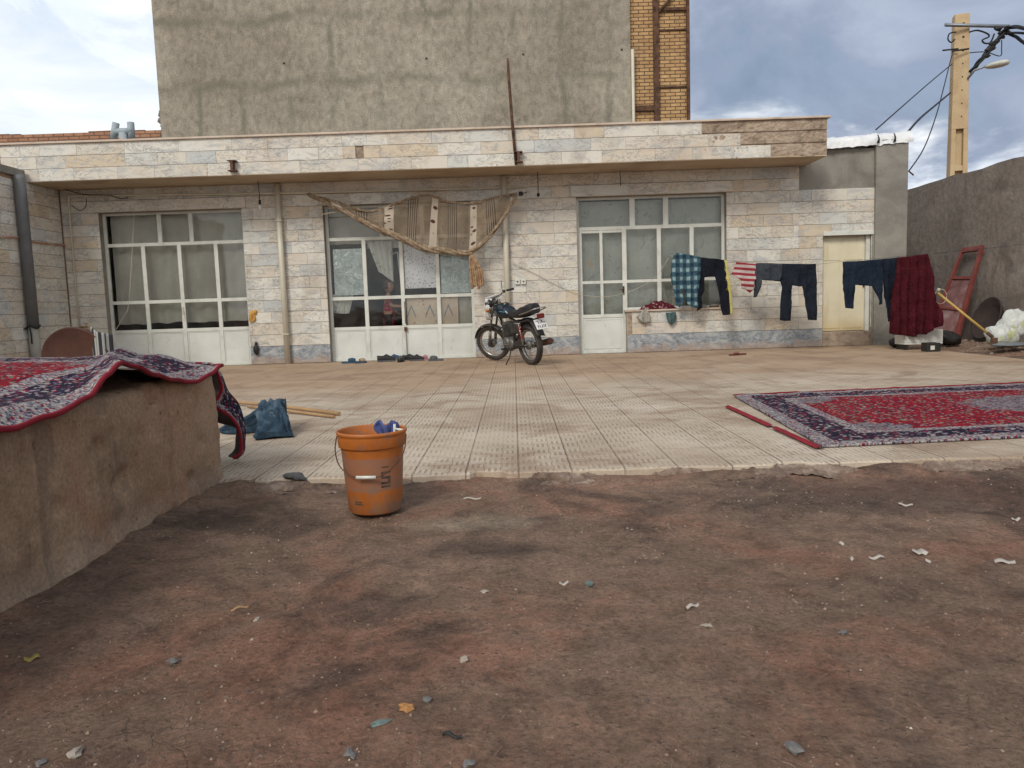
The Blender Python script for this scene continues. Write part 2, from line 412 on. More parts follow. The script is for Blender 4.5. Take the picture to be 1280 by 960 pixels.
def block_fn(b, tc, p):
    o = tc.outputs['Object']; z = b.sep(o)[2]
    n = b.noise(o, 2.4, 6, .62, .7)
    c = b.ramp(n, [(.3, (.20, .128, .078)), (.5, (.31, .208, .132)), (.7, (.38, .27, .18))])
    c = b.mix(b.rng(b.noise(b.vmath('MULTIPLY', o, (3., 3., .55)), 2.6, 6, .6, .4), .52, .70, 0., .55), c, (.115, .080, .055))
    sp = b.noise(o, 13., 5, .7, .5)
    c = b.mix(b.rng(sp, .62, .70, 0., .8), c, (.07, .04, .028))
    c = b.mix(b.rng(b.math('MULTIPLY_ADD', b.noise(o, 5., 5), .16, b.math('MULTIPLY', z, -1.)), -.04, .08, 0., 0.35), c, (.33, .26, .20))
    c = b.mix(b.rng(b.noise(b.vmath('ADD', o, (6., 3., 8.)), 1.6, 6, .6, .5), .50, .68, 0., .5), c, (.33, .165, .095))
    f = b.noise(o, 60., 7, .75)
    c = b.mix(.6, c, b.ramp(f, [(.34, .5), (.66, 1.35)]), 'MULTIPLY')
    return c, b.bump(b.math('ADD', b.math('MULTIPLY', f, .25), n), .6, .02)
M_block = material('mud_cement_render', block_fn, .9)

def dirt_fn(b, tc, p):
    o = tc.outputs['Object']
    n = b.noise(o, .75, 8, .62, .5)
    c = b.ramp(n, [(.28, (.185, .120, .084)), (.45, (.280, .184, .130)), (.58, (.335, .220, .156)), (.72, (.385, .280, .210))])
    c = b.mix(b.rng(b.noise(b.vmath('ADD', o, (11., 4., 0.)), .9, 9, .68, .8), .44, .66, 0., .8), c, (.370, .180, .118))
    c = b.mix(b.rng(b.noise(b.vmath('ADD', o, (3., 17., 0.)), 1.3, 7, .62, .6), .52, .66, 0., .75), c, (.105, .076, .060))
    # one dark damp strip by the terrace edge on the right and the burnt spot
    x, y, z = b.sep(o)[:3]
    wob = b.math('MULTIPLY', b.math('SUBTRACT', b.noise(o, 2.6, 9, .68), .5), 2.0)
    e = b.math('ADD', b.vmath('LENGTH', b.vmath('MULTIPLY', b.vmath('SUBTRACT', o, (2.1, 3.45, 0.)), (.62, 2.2, 0.))), wob)
    c = b.mix(b.rng(e, 1.05, .35, 0., .62), c, (.075, .058, .050))
    e = b.math('ADD', b.vmath('LENGTH', b.vmath('MULTIPLY', b.vmath('SUBTRACT', o, (-.12, 2.83, 0.)), (3.2, 5.5, 0.))), wob)
    c = b.mix(b.rng(e, 1.1, .3, 0., .7), c, (.060, .046, .040))
    e = b.math('ADD', b.vmath('LENGTH', b.vmath('MULTIPLY', b.vmath('SUBTRACT', o, (-.25, 3.22, 0.)), (2.6, 7., 0.))), wob)
    c = b.mix(b.rng(e, 1.1, .2, 0., .7), c, (.46, .36, .26))
    g = b.noise(o, 62., 9, .78, .2)
    c = b.mix(.8, c, b.ramp(g, [(.32, .30), (.46, .85), (.58, 1.15), (.7, 1.7)]), 'MULTIPLY')
    g2 = b.noise(b.vmath('ADD', o, (2., 7., 1.)), 9., 8, .68, .4)
    c = b.mix(.55, c, b.ramp(g2, [(.36, .42), (.52, 1.), (.66, 1.35)]), 'MULTIPLY')
    ck = b.voro(b.vmath('ADD', o, b.vmath('SCALE', b.noise(o, 6., 4, .6, 0., 1), None, .16)), 5., 'DISTANCE_TO_EDGE')
    ckm = b.math('MULTIPLY', b.rng(ck, .022, .0), b.rng(b.noise(b.vmath('ADD', o, (5., 1., 0.)), 1.1, 4), .52, .62))
    c = b.mix(b.math('MULTIPLY', ckm, .3), c, (.08, .06, .05))
    v = b.voro(o, 55., 'F1', 'Distance'); vc = b.voro(o, 55., 'F1', 'Color')
    pick = b.rng(b.sep(vc)[0], .86, .90); c = b.mix(b.math('MULTIPLY', pick, b.rng(v, .34, .22, 0., .5)), c, b.mix(b.sep(vc)[1], (.28, .21, .16), (.09, .07, .06)))
    v2 = b.voro(o, 150., 'F1', 'Distance'); vc2 = b.voro(o, 150., 'F1', 'Color')
    c = b.mix(b.math('MULTIPLY', b.rng(b.sep(vc2)[0], .70, .76), b.rng(v2, .40, .22, 0., .6)), c, b.mix(b.sep(vc2)[1], (.36, .28, .22), (.05, .038, .034)))
    h = b.math('ADD', b.math('ADD', b.math('MULTIPLY', g, .8), b.math('MULTIPLY', ckm, -.2)), b.math('MULTIPLY', g2, 1.2))
    h = b.math('ADD', h, b.math('MULTIPLY', pick, b.rng(v, .4, .1, 0., .35)))
    return c, b.bump(h, 1., .032)
M_dirt = material('brown_dirt', dirt_fn, .95, .2)

def terrace_fn(b, tc, p):
    o = tc.outputs['Object']; x, y, z = b.sep(o)[:3]
    T = .28
    fx = b.math('FRACT', b.math('DIVIDE', x, T)); fy = b.math('FRACT', b.math('DIVIDE', y, T))
    ex = b.math('SUBTRACT', .5, b.math('ABSOLUTE', b.math('SUBTRACT', fx, .5))); ey = b.math('SUBTRACT', .5, b.math('ABSOLUTE', b.math('SUBTRACT', fy, .5)))
    jx = b.rng(ex, .018, .006); jy = b.rng(ey, .012, .004)
    sx = b.math('FLOOR', b.math('DIVIDE', x, T/3)); sy = b.math('FLOOR', b.math('DIVIDE', y, T/3))
    par = b.math('PINGPONG', b.math('ADD', sx, sy), 1.)
    rx = b.math('PINGPONG', b.math('DIVIDE', x, T/9), .5); ry = b.math('PINGPONG', b.math('DIVIDE', y, T/9), .5)
    gx = b.rng(rx, .26, .12); gy = b.rng(ry, .26, .12)
    groove = b.math('ADD', b.math('MULTIPLY', gx, par), b.math('MULTIPLY', gy, b.math('MULTIPLY', b.math('SUBTRACT', 1., par), .5)))
    wear = b.math('MULTIPLY', b.rng(b.noise(o, 1.7, 5, .6), .36, .62, .35, 1.), b.rng(b.noise(o, 23., 4, .7), .32, .52, .35, 1.))
    groove = b.math('MULTIPLY', b.math('MULTIPLY', groove, wear), b.rng(z, -.007, -.001))
    tid = b.white(b.comb(b.math('FLOOR', b.math('DIVIDE', x, T)), b.math('FLOOR', b.math('DIVIDE', y, T)), 0.))
    c = b.ramp(b.noise(o, .9, 7, .6, .3), [(.3, (.36, .275, .20)), (.5, (.49, .405, .31)), (.7, (.57, .495, .405))])
    c = b.mix(.16, c, b.ramp(tid[0], [(0., .55), (1., 1.05)]), 'MULTIPLY')
    # reddish soil trodden over the half by the house, paler rinsed slabs to the right front
    dy = b.math('ADD', b.rng(y, 6.0, 10.5, 0., .62), b.rng(x, 1.5, -2.5, 0., .12))
    c = b.mix(b.math('MULTIPLY', b.rng(b.math('ADD', dy, b.noise(o, .6, 6, .6, .4)), .62, 1.15), .75), c, (.40, .265, .165))
    c = b.mix(b.rng(b.noise(b.vmath('ADD', o, (4., 9., 0.)), 1.4, 7, .65, .6), .47, .66, 0., .75), c, (.27, .18, .12))
    c = b.mix(b.math('MULTIPLY', groove, .62), c, (.19, .145, .105))
    j = b.math('MAXIMUM', b.math('MULTIPLY', jx, .85), b.math('MULTIPLY', jy, .6))
    c = b.mix(b.math('MULTIPLY', j, b.math('MULTIPLY', wear, .75)), c, (.14, .105, .08))
    s = b.noise(o, 60., 5, .7)
    c = b.mix(.35, c, b.ramp(s, [(.3, .55), (.65, 1.15)]), 'MULTIPLY')
    h = b.math('SUBTRACT', b.math('MULTIPLY', s, .25), b.math('ADD', b.math('MULTIPLY', groove, .6), j))
    return c, b.bump(h, .8, .01)
M_terrace = material('ribbed_cement_paving', terrace_fn, .88, .3)
M_crumb = mottled('crumbled_concrete_edge', [(.12, .08, .06), (.20, .14, .105), (.36, .28, .22)], 8., bump=1., bscale=28., bd=.02, dist=1.)

def rug_fn(L, Wd, medal=True, bind=.018, ks=1., bs=1.):
    def fn(b, tc, p):
        uv = tc.outputs['UV']; u, v = b.sep(uv)[:2]
        mu = b.math('DIVIDE', b.math('MINIMUM', u, b.math('SUBTRACT', L, u)), bs); mv = b.math('DIVIDE', b.math('MINIMUM', v, b.math('SUBTRACT', Wd, v)), bs)
        d = b.math('MINIMUM', mu, mv)
        q = b.comb(mu, mv, 0.)
        qd = b.vmath('ADD', q, b.vmath('SCALE', b.vmath('SUBTRACT', b.noise(q, 9., 3, .6, 0., 1), (.5, .5, .5)), None, .05))
        vc = b.sep(b.voro(qd, 17.*ks, 'F1', 'Color')); vd = b.voro(qd, 17.*ks, 'F1', 'Distance')
        vc2 = b.sep(b.voro(qd, 42.*ks, 'F1', 'Color')); vc3 = b.sep(b.voro(qd, 75.*ks, 'F1', 'Color'))
        light = b.ramp(vc3[0], [(0., (.30, .27, .26)), (.34, (.16, .155, .19)), (.58, (.42, .38, .35)), (.74, (.05, .04, .07)), (.88, (.22, .012, .03))], 'CONSTANT')
        navy = b.ramp(vc2[0], [(0., (.016, .012, .026)), (.46, (.03, .022, .045)), (.64, (.32, .28, .27)), (.74, (.20, .012, .03)), (.83, (.11, .11, .16)), (.88, (.025, .02, .035))], 'CONSTANT')
        red = b.ramp(vc2[1], [(0., (.27, .008, .02)), (.36, (.17, .005, .014)), (.62, (.30, .23, .21)), (.72, (.24, .01, .025)), (.80, (.03, .02, .04)), (.95, (.12, .16, .10))], 'CONSTANT')
        fl = b.ramp(vc[0], [(0., (.40, .36, .36)), (.45, (.16, .14, .22)), (.75, (.30, .02, .04))], 'CONSTANT')
        navy = b.mix(b.math('MULTIPLY', b.rng(vd, .30, .24), .75), navy, fl)
        red = b.mix(b.math('MULTIPLY', b.rng(vd, .22, .17), b.rng(vc[1], .5, .55, 0., .8)), red, fl)
        # scalloped corners and a middle medallion in grey and navy
        mu2 = b.math('SUBTRACT', mu, .42); mv2 = b.math('SUBTRACT', mv, .42)
        cr = b.vmath('LENGTH', b.comb(mu2, b.math('MULTIPLY', mv2, 1.2), 0.))
        wob = b.math('MULTIPLY', b.math('SINE', b.math('MULTIPLY', b.math('ARCTAN2', mv2, mu2), 14.)), .03)
        corner = b.rng(b.math('ADD', cr, wob), .36, .34)
        cu = b.math('SUBTRACT', mu, L/2); cv = b.math('SUBTRACT', mv, Wd/2)
        mr = b.vmath('LENGTH', b.comb(b.math('MULTIPLY', cu, .72), cv, 0.))
        wob2 = b.math('MULTIPLY', b.math('SINE', b.math('MULTIPLY', b.math('ARCTAN2', cv, cu), 16.)), .035)
        med = b.rng(b.math('ADD', mr, wob2), .46, .44)
        c = b.mix(b.math('MAXIMUM', corner, med), red, b.mix(.45, light, navy))
        c = b.mix(b.rng(d, .425, .42), c, light)
        c = b.mix(b.rng(d, .345, .34), c, navy)
        c = b.mix(b.rng(d, .115, .11), c, light)
        c = b.mix(b.rng(mv, bind+.003, bind), c, (.26, .008, .02))
        g = b.noise(uv, 190., 3, .7)
        dust = b.noise(uv, 2.2, 5)
        c = b.mix(.5, c, b.ramp(g, [(.3, .28), (.7, 1.25)]), 'MULTIPLY')
        c = b.mix(b.rng(dust, .45, .75, .0, .10), c, (.25, .2, .17))
        return c, b.bump(b.math('ADD', g, b.math('MULTIPLY', vc2[2], .3)), .7, .006)
    return fn
M_rug = material('red_navy_carpet', rug_fn(4.3, 2.5, True, -.02, 1.15), .95, .1)
M_rug2 = material('red_navy_carpet_draped', rug_fn(3.6, 2.6, True, .012, 1.35, .85), .95, .1)
M_binding = mottled('red_carpet_binding', [(.16, .005, .012), (.26, .008, .022)], 12., bump=.6, bscale=150., bd=.004)
M_rugback = mottled('dark_carpet_backing', [(.05, .035, .035), (.10, .075, .07)], 14., bump=.5, bscale=120.)

# ------------------------------------------------------------------ ground and terrace
def axis(lo, hi, step, far, growth=1.5):
    a = []; x = lo
    while x <= hi+1e-6: a.append(x); x += step
    s = step; x = a[0]; left = []
    while x > -far: s *= growth; x -= s; left.append(x)
    s = step; x = a[-1]; right = []
    while x < far: s *= growth; x += s; right.append(x)
    return left[::-1]+a+right
TX0, TX1, TY0, TY1 = -7.6, 6.35, 3.97, 13.24
def ground_z(x, y):
    z = -.045
    z += .014*fbm(x*1.1, y*1.1, 3., 3)+.008*fbm(x*5, y*5, 1., 3)+.0035*noise.noise(Vector((x*22, y*22, 0)))+.004*noise.noise(Vector((x*11, y*11, 14)))+.002*noise.noise(Vector((x*47, y*47, 4)))
    dEdge = TY0-y
    if -.5 < dEdge < .35: z += .022*math.exp(-(dEdge/.16)**2)*(.55+.9*noise.noise(Vector((x*2.3, y*1.5, 9))))     # soil heaped at the edge
    if x < -1.2 and y < 4.5: z += .05*math.exp(-((x+1.6)/.16)**2)*(.7+.6*noise.noise(Vector((x*4, y*4, 2))))
    if TX0-.2 < x < TX1 and y > TY0+.10: z = min(z, -.03) if y < TY0+.3 else -.09
    if x >= TX1:
        k = min(1, (x-TX1)/1.2); z += k*(.06+.05*fbm(x*1.3, y*1.3, 7., 4)+.02*noise.noise(Vector((x*7, y*7, 3))))
    return z
xs = axis(-2.6, 3.4, .02, 400); ys = axis(1.0, 4.35, .02, 400)
xs = sorted(set([x for x in xs if not 3.4 < x < 9.6]+[3.4+.09*i for i in range(1, 69)])); ys = sorted(set([y for y in ys if not 4.36 < y < 16.6]+[4.36+.11*i for i in range(1, 112)]))
g = MB(); g.grid([[(x, y, ground_z(x, y)) for x in xs] for y in ys])
tag(g.build('dirt_ground', M_dirt), kind='structure')
# terrace slab, its front edge chipped
t = MB(); nx = 420
def edge_y(x): return TY0+.022*fbm(x*2.1, 0, 5., 4)+.012*noise.noise(Vector((x*17, 2, 0)))+(.05 if noise.noise(Vector((x*3.1, 8, 0))) > .33 else 0)
ex = [TX0+(TX1-TX0)*i/nx for i in range(nx+1)]
rows = [[(x, edge_y(x)-.004, -.075) for x in ex], [(x, edge_y(x), -.008) for x in ex], [(x, edge_y(x)+.012, 0.) for x in ex]]
for yy in (4.2, 6, 8, 10, 12, TY1): rows.append([(x, yy, 0.) for x in ex])
t.grid(rows, smooth=False)
t.add([(TX1, TY0, 0), (TX1, TY1, 0), (TX1, TY1, -.09), (TX1, TY0, -.09)], [(0, 3, 2, 1)])
tag(t.build('paved_terrace', M_terrace), kind='structure')
k = MB(); rr = random.Random(3); kx = [-2.8+.011*i for i in range(830)]
rows = []
for j in range(17):
    row = []
    for x in kx:
        w = .15+.07*fbm(x*1.3, 1, 3., 3)
        y = edge_y(x)-w*(1-j/16)+.004
        h = -.012-.028*(1-j/16)**1.3+.012*fbm(x*6, y*14, 0., 4)+.010*noise.noise(Vector((x*33, y*33, 1)))+.006*noise.noise(Vector((x*80, y*80, 1)))
        h -= .05*max(0, min(1, (noise.noise(Vector((x*1.9, y*5, 30)))+.35*noise.noise(Vector((x*9, y*19, 3)))+.02)*5))
        row.append((x, y, h))
    rows.append(row)
k.grid(rows, smooth=False)
tag(k.build('broken_kerb', M_crumb), kind='structure')

# ------------------------------------------------------------------ tiled cladding
def tiles(mb, x0, x1, z0, z1, rowh, holes, put, lmin=.36, lmax=.62, gap=.008, depth=.022, seed=1, attr=None, skip=None, chips=0.):
    rg = random.Random(seed); z = z0
    if mb.attr is None: mb.attr = []
    while z < z1-.01:
        zt = min(z+rowh, z1); x = x0-rg.random()*.3; cuts = []
        while x < x1:
            L = rg.uniform(lmin, lmax); cuts.append((max(x, x0), min(x+L, x1), rg.random(), rg.uniform(-.0025, .0025), rg.random())); x += L
        zs = sorted({z, zt, *[h[2] for h in holes if z < h[2] < zt], *[h[3] for h in holes if z < h[3] < zt]})
        for za, zb in zip(zs, zs[1:]):
            if zb-za < .012: continue
            for (a, b_, rv, off, r2) in cuts:
                segs = [(a, b_)]
                for (hx0, hx1, hz0, hz1) in holes:
                    if hz0 < (za+zb)/2 < hz1:
                        ns = []
                        for (s0, s1) in segs:
                            if hx1 <= s0 or hx0 >= s1: ns.append((s0, s1)); continue
                            if s0 < hx0: ns.append((s0, hx0))
                            if s1 > hx1: ns.append((hx1, s1))
                        segs = ns
                for (s0, s1) in segs:
                    if s1-s0 < .02 or r2 < chips: continue
                    ga, gb = gap*.12, gap*.32
                    e = .0022; d = depth+off
                    c8 = [(s0+ga, za+gb, 0), (s1-ga, za+gb, 0), (s1-ga, zb-gb, 0), (s0+ga, zb-gb, 0)]
                    inn = [(s0+ga+e, za+gb+e, d), (s1-ga-e, za+gb+e, d), (s1-ga-e, zb-gb-e, d), (s0+ga+e, zb-gb-e, d)]
                    mid = [(u, w, d-e) for (u, w, _) in c8]
                    vs = [put(*q) for q in c8+mid+inn]
                    fs = [(8, 9, 10, 11)]
                    for i in range(4):
                        j = (i+1) % 4; fs += [(i, j, 4+j, 4+i), (4+i, 4+j, 8+j, 8+i)]
                    mb.add(vs, fs); mb.attr += [rv]*12
        z = zt
FY = 13.2     # front of the tiles is 2 cm proud of the wall core
front = lambda u, w, d: (u, FY+.02-d, w)
U1 = (-6.97, -4.54, 0, 2.65); U2 = (-3.17, -.67, 0, 2.65); U3a = (1.11, 3.64, .70, 2.65); U3b = (1.11, 1.93, 0, .70); DR = (5.27, 6.09, .0, 1.87)
holes = [U1, U2, U3a, U3b, DR]

house = empty('house', (0, FY, 0), 0, 'long single storey house clad in pale veined marble tiles with a projecting flat canopy', 'house')
def H(o): o.parent = house; o.matrix_parent_inverse = Matrix.Translation((0, -FY, 0)); return o
# wall core with reveals
def core(x0, x1, z0, z1, holes, y0, y1):
    mb = MB(); xs_ = sorted({x0, x1, *[h[0] for h in holes], *[h[1] for h in holes]}); zs_ = sorted({z0, z1, *[h[2] for h in holes if h[2] > z0], *[h[3] for h in holes]})
    def solid(i, j):
        if not (0 <= i < len(xs_)-1 and 0 <= j < len(zs_)-1): return None
        cx = (xs_[i]+xs_[i+1])/2; cz = (zs_[j]+zs_[j+1])/2
        return not any(h[0] < cx < h[1] and h[2] < cz < h[3] for h in holes)
    for i in range(len(xs_)-1):
        for j in range(len(zs_)-1):
            if not solid(i, j): continue
            a, b_, c, d = xs_[i], xs_[i+1], zs_[j], zs_[j+1]
            mb.add([(a, y0, c), (b_, y0, c), (b_, y0, d), (a, y0, d)], [(0, 1, 2, 3)])
            mb.add([(a, y1, c), (b_, y1, c), (b_, y1, d), (a, y1, d)], [(3, 2, 1, 0)])
            if not solid(i-1, j): mb.add([(a, y0, c), (a, y1, c), (a, y1, d), (a, y0, d)], [(3, 2, 1, 0)])
            if not solid(i+1, j): mb.add([(b_, y0, c), (b_, y1, c), (b_, y1, d), (b_, y0, d)], [(0, 1, 2, 3)])
            if not solid(i, j-1): mb.add([(a, y0, c), (b_, y0, c), (b_, y1, c), (a, y1, c)], [(3, 2, 1, 0)])
            if not solid(i, j+1): mb.add([(a, y0, d), (b_, y0, d), (b_, y1, d), (a, y1, d)], [(0, 1, 2, 3)])
    return mb
H(core(-7.62, 6.12, -.05, 3.06, holes, FY+.02, FY+.26).build('wall_core', M_plaster))
H(core(-7.6, 6.11, 0., 2.98, holes, FY+.0155, FY+.0185).build('mortar_bed', M_mortar))
mb = MB()
tiles(mb, -7.58, 4.86, .31, 3.06, .195, holes, front, seed=4)
tiles(mb, 4.86, 6.13, .31, 2.65, .195, holes, front, seed=9)
H(mb.build('wall_tiles', M_marble))
for i, (xa, xb) in enumerate(((-7.58, -6.97), (-4.54, -3.17), (-.67, 1.11), (1.93, 5.27))):
    mb = MB(); tiles(mb, xa, xb, 0.004, .31, .31, [], lambda u, w, d: (u, FY+.015-d, w), .9, 1.7, seed=5+i); H(mb.build('base_course', M_blue))
# grey rendered stretch above the tiles at the right end
mb = MB(); mb.box(4.86, 6.12, FY+.02, FY+.26, 3.06, 3.30); mb.box(4.862, 6.12, FY+.004, FY+.02, 2.65, 3.06)
H(mb.build('rendered_wall', M_plaster))
# lintel slabs
for (a, b_) in ((-7.05, -4.46), (1.02, 3.74)):
    mb = MB(); tiles(mb, a, b_, 2.655, 2.84, .185, [], lambda u, w, d: (u, FY-.004-d, w), .8, 1.3, seed=int(a*10) % 7+2, depth=.03)
    H(mb.build('lintel', M_marble))
# window sill under the right window
mb = MB(); mb.box(1.90, 3.70, FY-.035, FY+.12, .70, .728); H(mb.build('window_sill', M_coping, bevel=.004))
mb = MB(); mb.box(1.935, 2.02, FY-.004, FY+.05, .0, .69)
H(mb.build('broken_tile_edge', M_roughplaster))
# roof slab, canopy with its own edge, soffit
CY = 12.35; CX0, CX1 = -7.98, 4.98
mb = MB(); mb.box(-7.98, CX1, CY+.16, 16.8, 3.064, 3.24); roof = H(mb.build('roof', M_plaster))
mb = MB(); mb.box(CX0, CX1, CY+.02, CY+.155, 3.06, 3.62); canopy = H(mb.build('canopy', M_roughplaster))
bm_disp = canopy
def C(o): o.parent = canopy; return o
mb = MB(); cut = [(3.05-.02, 5.1, 3.434, 3.7), (3.63, 5.1, 3.242, 3.434), (4.10, 5.1, 3.0, 3.242), (-2.40, -2.27, 3.242, 3.434)]
tiles(mb, CX0, CX1, 3.05, 3.625, .192, cut, lambda u, w, d: (u, CY+.02-d, w), .30, .95, seed=12)
C(mb.build('canopy_tiles', M_marble))
# crumbled mortar over the bare end of the canopy
mb = MB(); rows = []
for j in range(70):
    z = 3.052+.565*j/69; row = []
    for i in range(100):
        x = 3.02+1.96*i/99; d = .016+.012*fbm(x*6, z*9, 3., 4)+.01*noise.noise(Vector((x*22, z*22, 0)))
        if (z-3.05) % .192 < .018 and .03 < z-3.05: d -= .030
        row.append((x, CY+.012-d*.8+.004, z))
    rows.append(row)
mb.grid(rows, smooth=False); C(mb.build('bare_mortar', M_roughplaster))
mb = MB(); mb.box(CX0-.03, CX1+.05, CY-.035, CY+.19, 3.622, 3.652); C(mb.build('coping', M_coping, bevel=.004))
mb = MB(); mb.box(CX0, CX1-.0, CY+.004, FY+.3, 3.045, 3.060); C(mb.build('soffit', M_soffit))
# room behind
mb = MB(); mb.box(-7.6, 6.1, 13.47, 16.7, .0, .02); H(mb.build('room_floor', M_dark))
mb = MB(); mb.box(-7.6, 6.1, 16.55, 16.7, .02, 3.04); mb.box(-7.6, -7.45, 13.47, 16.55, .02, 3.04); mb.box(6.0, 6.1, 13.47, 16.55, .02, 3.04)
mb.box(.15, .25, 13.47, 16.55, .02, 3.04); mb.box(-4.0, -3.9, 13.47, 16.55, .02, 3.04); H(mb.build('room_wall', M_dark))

def glazing(name, rect, bars_v, bars_h, panes, panels, label):
    """bars_v: (x, z0, z1, halfwidth); bars_h: (z, x0, x1, halfheight)"""
    y0 = FY+.13; f = MB()
    for (x, z0, z1, w) in bars_v: f.box(x-w, x+w, y0, y0+.045, z0, z1)
    for (z, x0, x1, h) in bars_h: f.box(x0, x1, y0+.0025, y0+.0425, z-h, z+h)
    fo = H(f.build(name, M_frame, bevel=.003)); fo['label'] = label
    for (a, b_, c, d) in panes:
        p = MB(); p.box(a, b_, y0+.02, y0+.024, c, d); po = p.build('pane', M_glass, fo)
    for (a, b_, c, d) in panels:
        p = MB(); p.box(a, b_, y0+.014, y0+.030, c, d); e = .035
        for (ra, rb, rc, rd) in ((a+e, b_-e, c+e, c+e+.012), (a+e, b_-e, d-e-.012, d-e), (a+e, a+e+.012, c+e+.012, d-e-.012), (b_-e-.012, b_-e, c+e+.012, d-e-.012)):
            p.box(ra, rb, y0+.008, y0+.014, rc, rd)
        p.build('panel', M_sheet, fo)
    return fo
def grid_unit(name, X0, X1, xs_, zs_, top, tops, label):
    """four bay glazed screen: xs_ inner uprights, zs_ = (sill of panels, middle bar, transom)"""
    w = .03; a = X0+.0; b_ = X1
    bv = [(X0+.025, .0, top, .025), (X1-.025, .0, top, .025)]+[(x, .0, zs_[2]-.0, .033) for x in xs_]+[(x, zs_[2], top, .035) for x in tops]
    bh = [(z, X0+.05, X1-.05, .028) for z in zs_]+[(top-.02, X0+.05, X1-.05, .02), (.03, X0+.05, X1-.05, .03)]
    cols = [X0+.03]+xs_+[X1-.03]; panes = []; panels = []
    for p, q in zip(cols, cols[1:]):
        panes += [(p+.01, q-.01, zs_[0], zs_[1]), (p+.01, q-.01, zs_[1]+.001, zs_[2])]; panels.append((p+.01, q-.01, .01, zs_[0]))
    tc_ = [X0+.03]+tops+[X1-.03]
    for p, q in zip(tc_, tc_[1:]): panes.append((p+.01, q-.01, zs_[2]+.001, top-.01))
    return glazing(name, None, bv, bh, panes, panels, label)
g1 = grid_unit('glazed_door', -6.97, -4.54, [-6.32, -5.70, -5.07], (.63, 1.13, 2.11), 2.65, [-6.01, -5.47], 'white metal framed glazed door with four bays at the left')
g2 = grid_unit('glazed_door', -3.17, -.67, [-2.535, -1.90, -1.285], (.56, 1.08, 2.09), 2.65, [-2.22, -1.52], 'white metal framed glazed door in the middle, its panes covered from inside')
y0 = FY+.13
bv = [(1.135, 0, 2.65, .025), (3.615, .728, 2.65, .025), (1.925, 0, 2.13, .038), (1.53, .62, 2.10, .025), (2.52, .728, 2.13, .035), (3.08, .728, 2.13, .035), (1.18, .03, 2.10, .02), (2.07, 2.13, 2.65, .045), (2.64, 2.13, 2.65, .045)]
bh = [(2.13, 1.16, 3.59, .03), (2.63, 1.16, 3.59, .02), (1.22, 1.20, 3.59, .024), (.64, 1.20, 1.89, .03), (.75, 1.96, 3.59, .022), (.025, 1.16, 1.89, .025), (2.075, 1.20, 1.89, .02)]
cols3 = [1.18, 1.53, 1.925, 2.52, 3.08, 3.60]; pn = []
for i, (p, q) in enumerate(zip(cols3, cols3[1:])): pn += [(p+.01, q-.01, .64 if i < 2 else .75, 1.22), (p+.01, q-.01, 1.221, 2.12)]
for p, q in zip([1.15, 2.07, 2.64], [2.07, 2.64, 3.60]): pn.append((p+.01, q-.01, 2.14, 2.64))
g3 = glazing('window', None, bv, bh, pn, [(1.19, 1.89, .04, .62)], 'white metal window with a half glazed door leaf at its left')
# handles, bolt and padlock on the middle door
def on(fo, mb, name, mat, **k): return mb.build(name, mat, fo, **k)
mb = MB(); mb.tube([(-1.875, y0-.02, 1.0), (-1.875, y0-.02, .62)], .006); mb.box(-1.9, -1.85, y0-.03, y0-.002, .49, .56); mb.tube([(-1.875, y0-.02, .49), (-1.87, y0-.02, .05)], .004)
on(g2, mb, 'padlock', M_rust)
mb = MB(); mb.box(1.885, 1.915, y0-.012, y0-.001, 1.0, 1.14); mb.tube([(1.90, y0-.03, 1.08), (1.84, y0-.03, 1.08)], .007); on(g3, mb, 'door_handle', M_rust)
mb = MB(); mb.box(-5.725, -5.69, y0-.012, y0-.001, .90, 1.03); mb.tube([(-5.70, y0-.02, .97), (-5.68, y0-.025, .88), (-5.70, y0-.02, .80)], .004); on(g1, mb, 'door_handle', M_wire)
# the cream door
mb = MB(); mb.box(5.285, 6.02, FY+.10, FY+.14, .26, 1.87)
door = H(mb.build('door', M_cream)); 
mb = MB()
for z0, z1 in ((.30, 1.42), (1.46, 1.84)):
    for xa, xb in ((5.31, 5.60), (5.66, 5.99)): mb.box(xa, xb, FY+.092, FY+.10, z0, z1)
mb.build('door_skin', M_cream, door, bevel=.006)
mb = MB(); mb.box(6.025, 6.09, FY+.05, FY+.15, .25, 1.87); mb.box(5.27, 6.12, FY-.03, FY+.16, 1.872, 1.94); mb.box(5.27, 5.283, FY+.08, FY+.15, .25, 1.87); mb.build('door_frame', M_frame, door, bevel=.004)
mb = MB(); mb.box(5.99, 6.015, FY+.07, FY+.092, 1.0, 1.12); mb.build('handle', M_rust, door)
mb = MB(); mb.box(5.27, 6.10, FY-.02, FY+.26, .0, .25); H(mb.build('door_step', M_roughplaster, bevel=.012))
# plaster pier at the corner
mb = MB(); mb.box(6.125, 6.66, FY-.06, FY+.42, -.05, 3.42); pier = H(mb.build('corner_pier', M_plaster, bevel=.012))
mb = MB(); mb.box(6.100, 6.124, FY-.02, FY+.10, .0, 1.9); H(mb.build('pier_edge', M_plaster))

# ------------------------------------------------------------------ side wall on the left
SX = -7.6
sw = empty('side_wall', (SX, 9, 0), 0, 'marble tiled wall with a cement top running toward the camera at the far left', 'wall')
def PW(o, par, loc): o.parent = par; o.matrix_parent_inverse = Matrix.Translation(-Vector(loc)); return o
mb = MB(); mb.box(SX-.25, SX-.022, 6., 13.2, -.05, 3.10); PW(mb.build('wall_core', M_mortar), sw, (SX, 9, 0))
mb = MB(); tiles(mb, 6., 13.19, .0, 3.04, .195, [], lambda u, w, d: (SX-.022+d, u, w), seed=21); PW(mb.build('wall_tiles', M_marble), sw, (SX, 9, 0))
mb = MB(); mb.box(SX-.27, SX+.02, 6., 12.30, 3.10, 3.22); PW(mb.build('coping', M_plaster, bevel=.01), sw, (SX, 9, 0))

